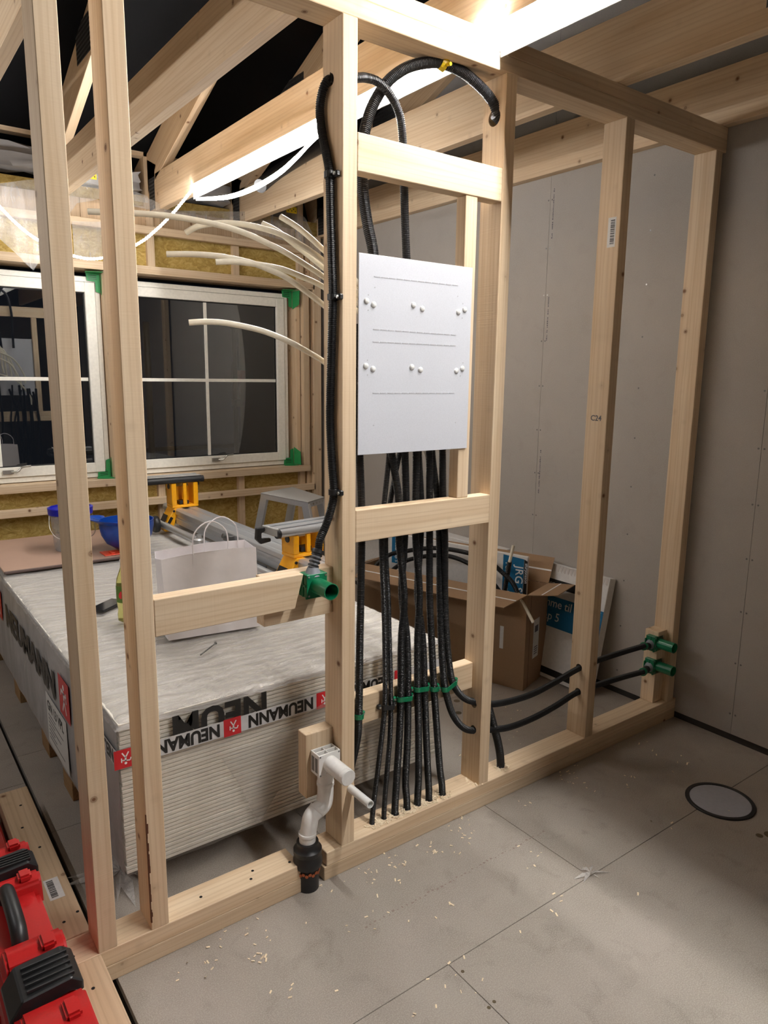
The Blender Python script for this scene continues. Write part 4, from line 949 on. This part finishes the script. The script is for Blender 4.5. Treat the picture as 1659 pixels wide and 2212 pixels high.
def support(yc, xa, xb, skew, zt, near):
    s = Matrix.Translation((.467, yc, 0)) @ Matrix.Rotation(math.radians(skew), 4, 'Z')
    # yellow clamp that straddles the rail
    m = MB(); z0 = .752
    m.box(-.085, .085, -.05, .05, z0, z0 + .016, s).box(-.085, -.055, -.05, .05, z0 + .016, zt - .04, s).box(.055, .085, -.05, .05, z0 + .016, zt - .04, s).box(-.01, .012, -.048, -.03, z0 + .016, zt - .04, s).box(-.085, .085, .038, .05, z0 + .016, zt - .07, s)
    m.build('support_clamp', YPAINT, t, .003)
    MB().box(-.03, .03, -.03, .02, z0 + .018, z0 + .04, s).tube(s @ Vector((-.09, 0, zt - .06)), s @ Vector((-.075, 0, zt - .06)), .017, 14).tube(s @ Vector((.075, -.02, zt - .05)), s @ Vector((.10, -.02, zt - .05)), .014, 14).build('clamp_knob', BLACKP, t, .002)
    xa -= .467; xb -= .467
    m = MB(); m.box(xa, xb, -.012, .075, zt - .032, zt - .004, s).box(xa, xb, -.02, .01, zt - .004, zt + .003, s).box(xa, xb, .05, .078, zt - .004, zt + .003, s); m.build('cross_bar', ALUR if not near else ALU, t, .002)
    MB().tube(s @ Vector((xa + .01, -.04, zt - .02)), s @ Vector((xb - .01, -.04, zt - .02)), .019, 22).build('roller', ALU if near else BLACKP, t, smooth=True)
    MB().tube(s @ Vector((xa - .006, -.04, zt - .02)), s @ Vector((xa + .012, -.04, zt - .02)), .0205, 18).tube(s @ Vector((xb - .012, -.04, zt - .02)), s @ Vector((xb + .006, -.04, zt - .02)), .0205, 18).build('roller_end', BLACKP, t, .001)
    MB().box(xa - .01, xa + .004, -.05, .07, zt - .03, zt + .006, s).build('end_plate', ALUR, t, .003)
    if near:
        m = MB(); m.prism([s @ Vector(q) for q in ((xa - .012, .04, zt - .0), (xa - .055, .04, zt - .0), (xa - .06, .04, zt - .05), (xa - .035, .04, zt - .075), (xa + .02, .04, zt - .07), (xa + .02, .04, zt - .055), (xa - .03, .04, zt - .05), (xa - .03, .04, zt - .025), (xa - .012, .04, zt - .02))], (0, .02, 0)); m.build('stop_hook', BLACKP, t, .003)
support(1.12, .30, .78, 6, .895, True)
support(2.62, .16, .585, 0, .945, False)

# ================================================================== STEP LADDER
t = thing('step_stool', (.93, 1.98, 0), 'worn aluminium step stool standing behind the gypsum pack', 'step ladder')
zt_ = .872; cor = [at(563, 1066, 'z', zt_), at(665, 1086, 'z', zt_), at(701, 1075, 'z', zt_), at(632, 1053, 'z', zt_)]
m = MB(); m.prism([tuple(c - Vector((0, 0, .004))) for c in cor], (0, 0, .008)); m.build('platform', ALUR, t, .001)
ctr = sum(cor, Vector()) / 4
m = MB()
for a, b in ((0, 1), (1, 2), (2, 3), (3, 0)):
    A, B = cor[a], cor[b]; n_ = (ctr - (A + B) / 2).normalized() * .004
    m.prism([tuple(A - Vector((0, 0, .03))), tuple(B - Vector((0, 0, .03))), tuple(B), tuple(A)], n_)
m.build('platform_rim', ALU, t)
ux = (cor[1] - cor[0]).normalized(); uy = (cor[3] - cor[0]).normalized()
for i, c in enumerate(cor):
    sx = -1 if i in (0, 3) else 1; sy = -1 if i in (0, 1) else 1
    top = c - Vector((0, 0, .01)) - ux * sx * .03 - uy * sy * .012; bot = Vector((top.x, top.y, .012)) + ux * sx * .26 + uy * sy * .02
    m = MB(); a_ = ux * .032; b_ = uy * .011
    m.prism([top - a_ - b_, top + a_ - b_, top + a_ + b_, top - a_ + b_], bot - top); m.build('leg', ALU, t, .002)
    MB().prism([bot - a_ - b_ - Vector((0, 0, .01)), bot + a_ - b_ - Vector((0, 0, .01)), bot + a_ + b_ - Vector((0, 0, .01)), bot - a_ + b_ - Vector((0, 0, .01))], (0, 0, .03)).build('rubber_foot', BLACKP, t, .002)
for k in range(5):
    p = cor[1].lerp(cor[2], .12 + k * .19) + Vector((0, 0, -.015)); n_ = (p - ctr).normalized() * .003
    MB().tube(p - n_, p + n_, .006, 10).build('rivet', SCREWM, t)
for fz in (.62, .36):
    k = (zt_ - fz) / zt_; A = cor[0].lerp(cor[3], .0) - ux * .26 * k; B = cor[3] - ux * .26 * k; A.z = B.z = fz
    m = MB(); m.prism([tuple(A), tuple(B), tuple(B + ux * .1), tuple(A + ux * .1)], (0, 0, .02)); m.build('tread', ALUR, t, .001)

# ================================================================== CARDBOARD BOXES
bo = Vector((1.454, .612, 0)); ang = math.atan2(1.03, -.345)
L = Vector((math.cos(ang), math.sin(ang), 0)); S = Vector((L.y, -L.x, 0)); BL, BS, BH = 1.02, .27, .505
Z = Vector((0, 0, 1)); th = .005
t = thing('cardboard_box', bo + L * BL / 2 + S * BS / 2, 'tall open brown cardboard box with pipes sticking out, flaps folded outwards', 'box')
def slabv(o, a, b, c): 
    o = Vector(o); return MB().prism([o, o + a, o + a + b, o + b], c)
slabv(bo, L * BL, Z * BH, S * th).build('box_wall', CARD, t); slabv(bo + S * (BS - th), L * BL, Z * BH, S * th).build('box_wall', CARD, t)
slabv(bo + S * th, S * (BS - 2 * th), Z * BH, L * th).build('box_wall', CARD, t); slabv(bo + S * th + L * (BL - th), S * (BS - 2 * th), Z * BH, L * th).build('box_wall', CARD, t)
slabv(bo + Z * .002 + S * th + L * th, L * (BL - 2 * th), S * (BS - 2 * th), Z * th).build('box_base', CARD, t)
def flap(o, along, length, out, up, w_, inset):
    o = Vector(o) + Z * (BH + .001); d = (out * math.cos(up) + Z * math.sin(up)) * w_
    pts = [o, o + along * length, o + along * (length - inset) + d, o + along * inset + d]
    f = MB().prism(pts, Z * .0042).build('flap', CARD, t)
    a_ = o + d * .48 + along * inset * .5 + Z * .0044; b_ = o + d * .48 + along * (length - inset * .5) + Z * .0044
    w2 = d.normalized() * .004
    MB().prism([a_ - w2, b_ - w2, b_ + w2, a_ + w2], Z * .0004).build('tear_line', WINK, f)
flap(bo, L, BL, -S, math.radians(-14), .155, .055)
flap(bo + S * BS + L * 0, L, BL, S, math.radians(62), .14, .0)
flap(bo, S, BS, -L, math.radians(8), .15, .02)
flap(bo + L * BL, S, BS, L, math.radians(-20), .12, .02)
lb = slabv(bo + S * .10 - L * .0012 + Z * .14, S * .07, Z * .21, L * .001).build('shipping_label', PAPERLAB, t)
m = MB(); 
for k in range(4): m.prism([bo + S * .115 - L * .0018 + Z * (.16 + k * .012), bo + S * (.155) - L * .0018 + Z * (.16 + k * .012), bo + S * .155 - L * .0018 + Z * (.165 + k * .012), bo + S * .115 - L * .0018 + Z * (.165 + k * .012)], L * .0005)
m.prism([bo + S * .115 - L * .0018 + Z * .28, bo + S * .155 - L * .0018 + Z * .28, bo + S * .155 - L * .0018 + Z * .315, bo + S * .115 - L * .0018 + Z * .315], L * .0005)
m.build('label_print', GINK, lb)
slabv(bo + L * .12 - S * .0012 + Z * .2, L * .02, Z * .12, S * .001).build('side_label', PAPERLAB, t)
MB().prism([bo + S * .05 - L * .0006, bo + S * .053 - L * .0006, bo + S * .053 - L * .0006 + Z * BH, bo + S * .05 - L * .0006 + Z * BH], L * .0005).build('seam', plain('card_seam', srgb(84, 58, 36), .9), t)
# pipes coiled inside the box
def wpos(u, v, x): return at(u, v, 'x', x)
P = [wpos(790, 1215, 1.22), wpos(835, 1202, 1.26), wpos(880, 1190, 1.3), wpos(940, 1184, 1.34), wpos(1000, 1192, 1.38), wpos(1050, 1208, 1.42), wpos(1080, 1232, 1.45), wpos(1105, 1256, 1.46), wpos(1119, 1282, 1.45)]
P[0].z -= .08
tt = thing('pipe_in_box', P[4], 'black conduit with a bare ivory end hanging out over the box corner', 'pipe', 'pipes in the cardboard box')
conduit([Vector(q) for q in P], .0125, name='black_sleeve', parent=tt, pitch=.006)
e1 = P[-1]; d = (wpos(1152, 1345, 1.44) - e1); hollowtube([e1 - d * .1, e1 + d * .5, e1 + d], .0082, .0055, 'pex_end', PEX, tt)
b0 = bo + L * .22 + S * .12 + Z * .25
e2 = wpos(1101, 1213, 1.46); tt = thing('pipe_in_box', e2, 'black conduit standing up out of the box with an ivory end pointing upwards', 'pipe', 'pipes in the cardboard box')
conduit([b0, b0.lerp(e2, .5) + S * .01, e2], .0125, name='black_sleeve', parent=tt, pitch=.006)
e3 = wpos(1109, 1178, 1.47); hollowtube([e2.lerp(e3, -.1), e2.lerp(e3, .5), e3], .0082, .0055, 'pex_end', PEX, tt)
P = [wpos(800, 1240, 1.3), wpos(860, 1222, 1.32), wpos(900, 1205, 1.36), wpos(960, 1200, 1.40), wpos(1010, 1216, 1.43), wpos(1050, 1245, 1.45), wpos(1075, 1272, 1.46), wpos(1090, 1300, 1.47)]
P[0].z -= .1
tag(conduit(P, .0125, name='black_sleeve', pitch=.006), 'second black conduit arching inside the cardboard box, below the first', 'pipe', 'pipes in the cardboard box')

# white boxes leaning on the right wall
def leaner(y0, y1, z1, foot, label, tk=.05):
    t = thing('white_box', (1.78, (y0 + y1) / 2, 0), label, 'box')
    th_ = math.atan2(XW - .002 - tk - foot, z1); sn, cs = math.sin(th_), math.cos(th_)
    upv = Vector((sn, 0, cs)); nv = Vector((cs, 0, -sn)); o = Vector((foot, y0, tk * sn + .001))
    MB().prism([o, o + Vector((0, y1 - y0, 0)), o + Vector((0, y1 - y0, 0)) + upv * z1, o + upv * z1], nv * tk).build('carton', WCARD, t, .002)
    return t, o, upv, nv
t, o, u_, nv = leaner(.37, 1.04, .60, 1.66, 'white flat carton leaning on the right wall, with a blue label band')
off = -nv * .0012
def on(y, h, k=1): return o + Vector((0, y - .37, 0)) + u_ * h + off * k
b = MB().prism([on(.37, .27), on(1.04, .27), on(1.04, .43), on(.37, .43)], off * .2).build('blue_band', BLUEI, t)
text('lettering', 'Dør og ramme til', on(1.0, .375, 1.5), (0, -1, 0), u_, .062, WINK, b, .0004)
text('lettering', 'Fordelerskap 5', on(1.0, .305, 1.5), (0, -1, 0), u_, .062, WINK, b, .0004)
b = MB().prism([on(.5, .475), on(1.04, .475), on(1.04, .52), on(.5, .52)], off * .2).build('black_band', INK, t)
text('lettering', 'sfurjonsson', on(.86, .486, 1.5), (0, -1, 0), u_, .036, WINK, b, .0002)
MB().prism([on(.50, .478, 1.3), on(.545, .478, 1.3), on(.5225, .517, 1.3)], off * .2).build('triangle_mark', WINK, b)
MB().prism([on(.37, .02), on(1.04, .02), on(1.04, .055), on(.37, .055)], off * .2).build('black_band', INK, t)
m = MB()
for k in range(30):
    y = .375 + k * .022; m.prism([on(y, .598), on(y + .022, .598), on(y + .016, .565 + .004 * (k % 2)), on(y + .005, .56)], off * .25)
m.build('torn_edge', plain('torn_card', srgb(206, 200, 196), .9), t)
# taller white carton behind the brown box
t = thing('white_box', (1.66, 1.55, 0), 'tall white carton with blue side labels standing behind the brown box', 'box')
MB().box(1.745, 1.83, 1.09, 2.45, .0, .60).build('carton', WCARD, t, .003)
def plane_label(u0, u1, v0, v1, xp, mat, nm, parent, sk=0):
    q = [at(u0, v0, 'x', xp), at(u1, v0 + sk, 'x', xp), at(u1, v1 + sk, 'x', xp), at(u0, v1, 'x', xp)]
    return MB().prism(q, (.0004, 0, 0)).build(nm, mat, parent)
t2 = thing('white_box', (1.5, 1.9, 0), 'white carton panel standing inside the brown box, with blue printed labels', 'box')
pA, pB = at(790, 1171, 'x', 1.40), at(1004, 1172, 'x', 1.40)
i0 = bo + L * .10 + S * .215; i1 = bo + L * .99 + S * .215
MB().prism([i0 + Z * .02, i1 + Z * .02, i1 + Z * .66, i0 + L * .0 + Z * .645], S * .02).build('carton', WCARD, t2, .002)
def oncar(d_, h, k=.001): return bo + L * d_ + S * (.215 - k) + Z * h
b = MB().prism([oncar(.12, .40), oncar(.24, .40), oncar(.24, .64), oncar(.12, .63)], -S * .0004).build('blue_label', BLUEI, t2)
text('lettering', 'JRG Sanipex', oncar(.165, .59, .002), -Z, -L, .062, WINK, b, .0006)
text('lettering', 'Fordelerskap', oncar(.225, .60, .002), -Z, -L, .04, WINK, b, .0003)
b = MB().prism([oncar(.10, .40), oncar(.118, .40), oncar(.118, .63), oncar(.10, .62)], -S * .0004).build('black_band', INK, t2)
text('lettering', 'sfurjonsson', oncar(.112, .61, .002), -Z, -L, .024, WINK, b, .0002)
b = MB().prism([oncar(.88, .48), oncar(.965, .48), oncar(.965, .65), oncar(.88, .65)], -S * .0004).build('blue_label', BLUEI, t2)
text('lettering', 'JRG Sanipex', oncar(.905, .645, .002), -Z, -L, .026, WINK, b, .0002)
text('lettering', 'Fordelerskap 5', oncar(.94, .645, .002), -Z, -L, .026, WINK, b, .0002)
MB().prism([oncar(.855, .52), oncar(.872, .52), oncar(.872, .65), oncar(.855, .65)], -S * .0004).build('black_band', INK, t2)

# ================================================================== RED CASE
t = thing('red_tool_case', (-.975, -.1, 0), 'red hard tool case with black latches and a black carry handle, bottom left', 'tool case')
XL, XR, CT = -1.045, -.905, .335
m = MB(); m.box(XL, XL + .062, -.50, .245, .0, CT - .02).build('lower_shell', RED, t, .012, seg=2, smooth=True)
m = MB(); m.box(XL + .066, XR - .008, -.50, .245, .0, CT - .02).build('upper_shell', RED, t, .012, seg=2, smooth=True)
m = MB()
for k in range(9): m.box(XL - .005, XL + .003, -.46 + k * .078, -.46 + k * .078 + .022, .03, CT - .09)
m.build('ribs', RED, t, .002)
def hump(y0, y1, zt, x0=XL + .02, x1=XR, nm='housing'):
    MB().prism([(x0, y0, CT - .06), (x0, y0 + .012, zt - .012), (x0, y0 + .03, zt), (x0, y1 - .03, zt), (x0, y1 - .012, zt - .012), (x0, y1, CT - .06)], (x1 - x0, 0, 0)).build(nm, RED, t, .006, seg=2, smooth=True)
hump(.165, .245, CT + .012); hump(.03, .105, CT + .012); hump(-.23, -.135, CT + .012); hump(-.50, -.335, CT + .012)
for (a, b) in ((.045, .08), (-.215, -.17), (-.43, -.38), (.19, .225)): MB().box(-.955, -.925, a, b, CT + .006, CT + .024).build('hinge_lug', RED, t, .005, seg=2, smooth=True)
for y0, y1, l in ((.10, .17, 'a'), (-.335, -.23, 'b')):
    MB().prism([(XL + .012, y0, CT - .09), (XL + .004, y0, CT - .02), (XL + .03, y0, CT + .016), (XR - .018, y0, CT + .022), (XR + .004, y0, CT + .004), (XR + .004, y0, CT - .02), (XR - .02, y0, CT - .01), (XL + .05, y0, CT - .02)], (0, y1 - y0, 0)).build('latch', BLACKP, t, .003)
    m = MB()
    for k in range(5): m.box(XL + .04, XR - .01, y0 + .01 + k * (y1 - y0 - .02) / 5, y0 + .014 + k * (y1 - y0 - .02) / 5, CT + .018, CT + .026)
    m.build('latch_ribs', BLACKP, t, .0008)
MB().sweep(spline([(-.985, .04, CT - .03), (-.985, .03, CT + .012), (-.985, -.045, CT + .022), (-.985, -.12, CT + .012), (-.985, -.135, CT - .03)], .008), .0175, 20).build('handle', BLACKP, t, smooth=True)
tt = thing('red_tool_case', (-.99, .82, 0), 'dark shaded red case behind the side plate, mostly out of the picture', 'tool case')
MB().box(-1.12, -.90, .62, .95, .0, .07).build('case_body', RED, tt, .006); MB().box(-1.10, -.93, .64, .93, .07, .085).build('case_lid', BLACKP, tt, .004)

# ================================================================== LIGHT STRIPS AND CABLES
t = thing('led_strip', (.508, 0, 2.575), 'bright white light strip running along the truss chord above the frame', 'light strip')
# white channel added to shape the light: its lower lip shields the right-hand side, its short top flange the chord above
for (ya, yb, zl) in ((-3.4, -.004, 2.520), (.1, 2.4, 2.543)):
    MB().box(.5185, .5215, ya, yb, zl, 2.6155).box(.502, .5185, ya, yb, 2.613, 2.6155).build('added_shield_channel', WHITEP, t)
MB().tube((.5112, -3.38, 2.603), (.5112, .05, 2.603), .0068, 12).build('light_tube', LEDM, t, smooth=True)
MB().tube((.5112, .05, 2.603), (.5112, 2.4, 2.598), .0068, 12).build('light_tube', LEDB, t, smooth=True)
t = thing('led_strip', (-2.02, 1.5, 2.24), 'added light strip brightening the back room, high left outside the picture', 'light strip')  # unseen strip, added to brighten the back room
MB().box(-2.04, -2.0, .25, 2.75, 2.24, 2.30).build('added_fill_profile', ALU, t)
MB().box(-1.9995, -1.9955, .3, 2.7, 2.255, 2.285).build('added_fill_diffuser', LEDF, t)
dr = [Vector((.507, 2.40, 2.585)), at(385, 447, 'y', 2.46), at(372, 462, 'y', 2.5), at(340, 494, 'y', 2.55), at(297, 527, 'y', 2.62), at(222, 557, 'y', 2.72), at(160, 553, 'y', 2.78), at(85, 520, 'y', 2.8), at(40, 487, 'y', 2.8), at(-5, 442, 'y', 2.8), at(-60, 380, 'y', 2.8)]
q = even(spline(dr, .01), .006)
tag(MB().sweep(q, [.0062 if (i % 3) else .0085 for i in range(len(q))], 8).build('led_strip', LEDD), 'drooping end of the light strip, sagging in front of the windows to the upper left', 'light strip')
base = [(690, 291), (640, 338), (600, 372), (545, 404), (490, 423), (425, 429)]  # sagging white cables, made emissive to light the gypsum and the right trusses
for k, dv in enumerate((0, 4, 8)):
    P = [at(u, v + dv * (.3 + .7 * math.sin(i / 5 * math.pi)), 'x', .485 - .006 * k) for i, (u, v) in enumerate(base)]
    P = [P[0] + Vector((0.03, -.25, .03))] + P
    tag(smoothtube(P, .0045, 'led_strip', CABLEGLOW, None, 8), ('uppermost', 'middle', 'lowest')[k] + ' of three white cables made to glow, sagging below the lit truss chord', 'light strip', 'sagging cables made to glow')
smoothtube([at(705, 310, 'x', 1.07), at(660, 335, 'x', .95), at(600, 372, 'x', .75), at(562, 402, 'x', .60)], .034, 'vent_hose', BLACKP); tag(bpy.data.objects['vent_hose'], 'black hose running between the trusses behind the light strip', 'hose')

# ================================================================== CLEAR VAPOUR SHEETS
def vap(name, outline_top, outline_bot, y, label, amp=.03):
    n = len(outline_top); nu, nv = 60, 26
    def samp(o, a):
        f = a * (len(o) - 1); i = min(int(f), len(o) - 2); return o[i][0] + (o[i + 1][0] - o[i][0]) * (f - i), o[i][1] + (o[i + 1][1] - o[i][1]) * (f - i)
    def fn(a, b):
        u0, v0 = samp(outline_top, a); u1, v1 = samp(outline_bot, a); p = at(u0 + (u1 - u0) * b, v0 + (v1 - v0) * b, 'y', y)
        p.y += amp * nz(p.x * 2.5, 0, p.z * .7, 4) * (.3 + b) ; return p
    o = sheet_grid(fn, nu, nv).build(name, VAPOUR, None, smooth=True); return tag(o, label, 'plastic sheet')
vap('vapour_sheet', [(-30, 400), (60, 388), (150, 384), (190, 378), (225, 388), (320, 425)], [(-30, 485), (20, 535), (73, 584), (165, 440), (240, 425), (320, 440)], 2.93, 'clear plastic sheet hanging from yellow tape at the upper left, its corner dangling')
vap('vapour_sheet', [(285, 418), (330, 432), (372, 455), (440, 456), (530, 457), (628, 453), (660, 470), (700, 560)], [(285, 445), (330, 456), (380, 466), (440, 476), (530, 500), (620, 520), (665, 540), (705, 640)], 2.95, 'long clear plastic sheet stretched below the truss ends above the right window')
vap('vapour_sheet', [(155, 478), (260, 480)], [(160, 560), (225, 556)], 3.06, 'clear creased plastic over the insulation between the two left studs')
for (u, v, l) in ((193, 377, 'left'), (630, 453, 'right')):
    p = at(u, v, 'y', 2.9); o = MB().box(p.x - .04, p.x + .04, 2.9, 2.903, p.z - .022, p.z + .02).build('yellow_tape', YELL); tag(o, f'{l} piece of yellow tape holding the clear plastic sheet', 'tape')
    m = MB()
    for k in range(5): m.box(p.x - .03 + k * .014, p.x - .024 + k * .014, 2.8992, 2.9, p.z - .012 + (k % 2) * .012, p.z - .004 + (k % 2) * .012)
    m.build('tape_print', INK, o)

# scraps
def scrap(c, r, label, mat=SCRAP, seed=1, k=9):
    rnd = random.Random(seed); m = MB(); c = Vector(c)
    for i in range(k):
        a = i / k * 6.28 + rnd.uniform(-.2, .2); R_ = r * rnd.uniform(.4, 1); w_ = rnd.uniform(.12, .3); h = rnd.uniform(.004, .02)
        p = c + Vector((math.cos(a) * R_, math.sin(a) * R_, 0)); q1 = c + Vector((math.cos(a - w_) * R_ * .4, math.sin(a - w_) * R_ * .4, h)); q2 = c + Vector((math.cos(a + w_) * R_ * .4, math.sin(a + w_) * R_ * .4, h * .5))
        m.quad(c + Vector((0, 0, h * .4)), q1, p + Vector((0, 0, .001)), q2)
    return tag(m.build('plastic_scrap', mat), label, 'plastic scrap')
scrap((*at(1275, 1888, 'z', 0).xy, .001), .075, 'star-shaped scrap of clear plastic on the grey floor', seed=4)
scrap((-.62, .42, .001), .2, 'crumpled clear film on the floor behind the leftmost stud', seed=6, k=12)
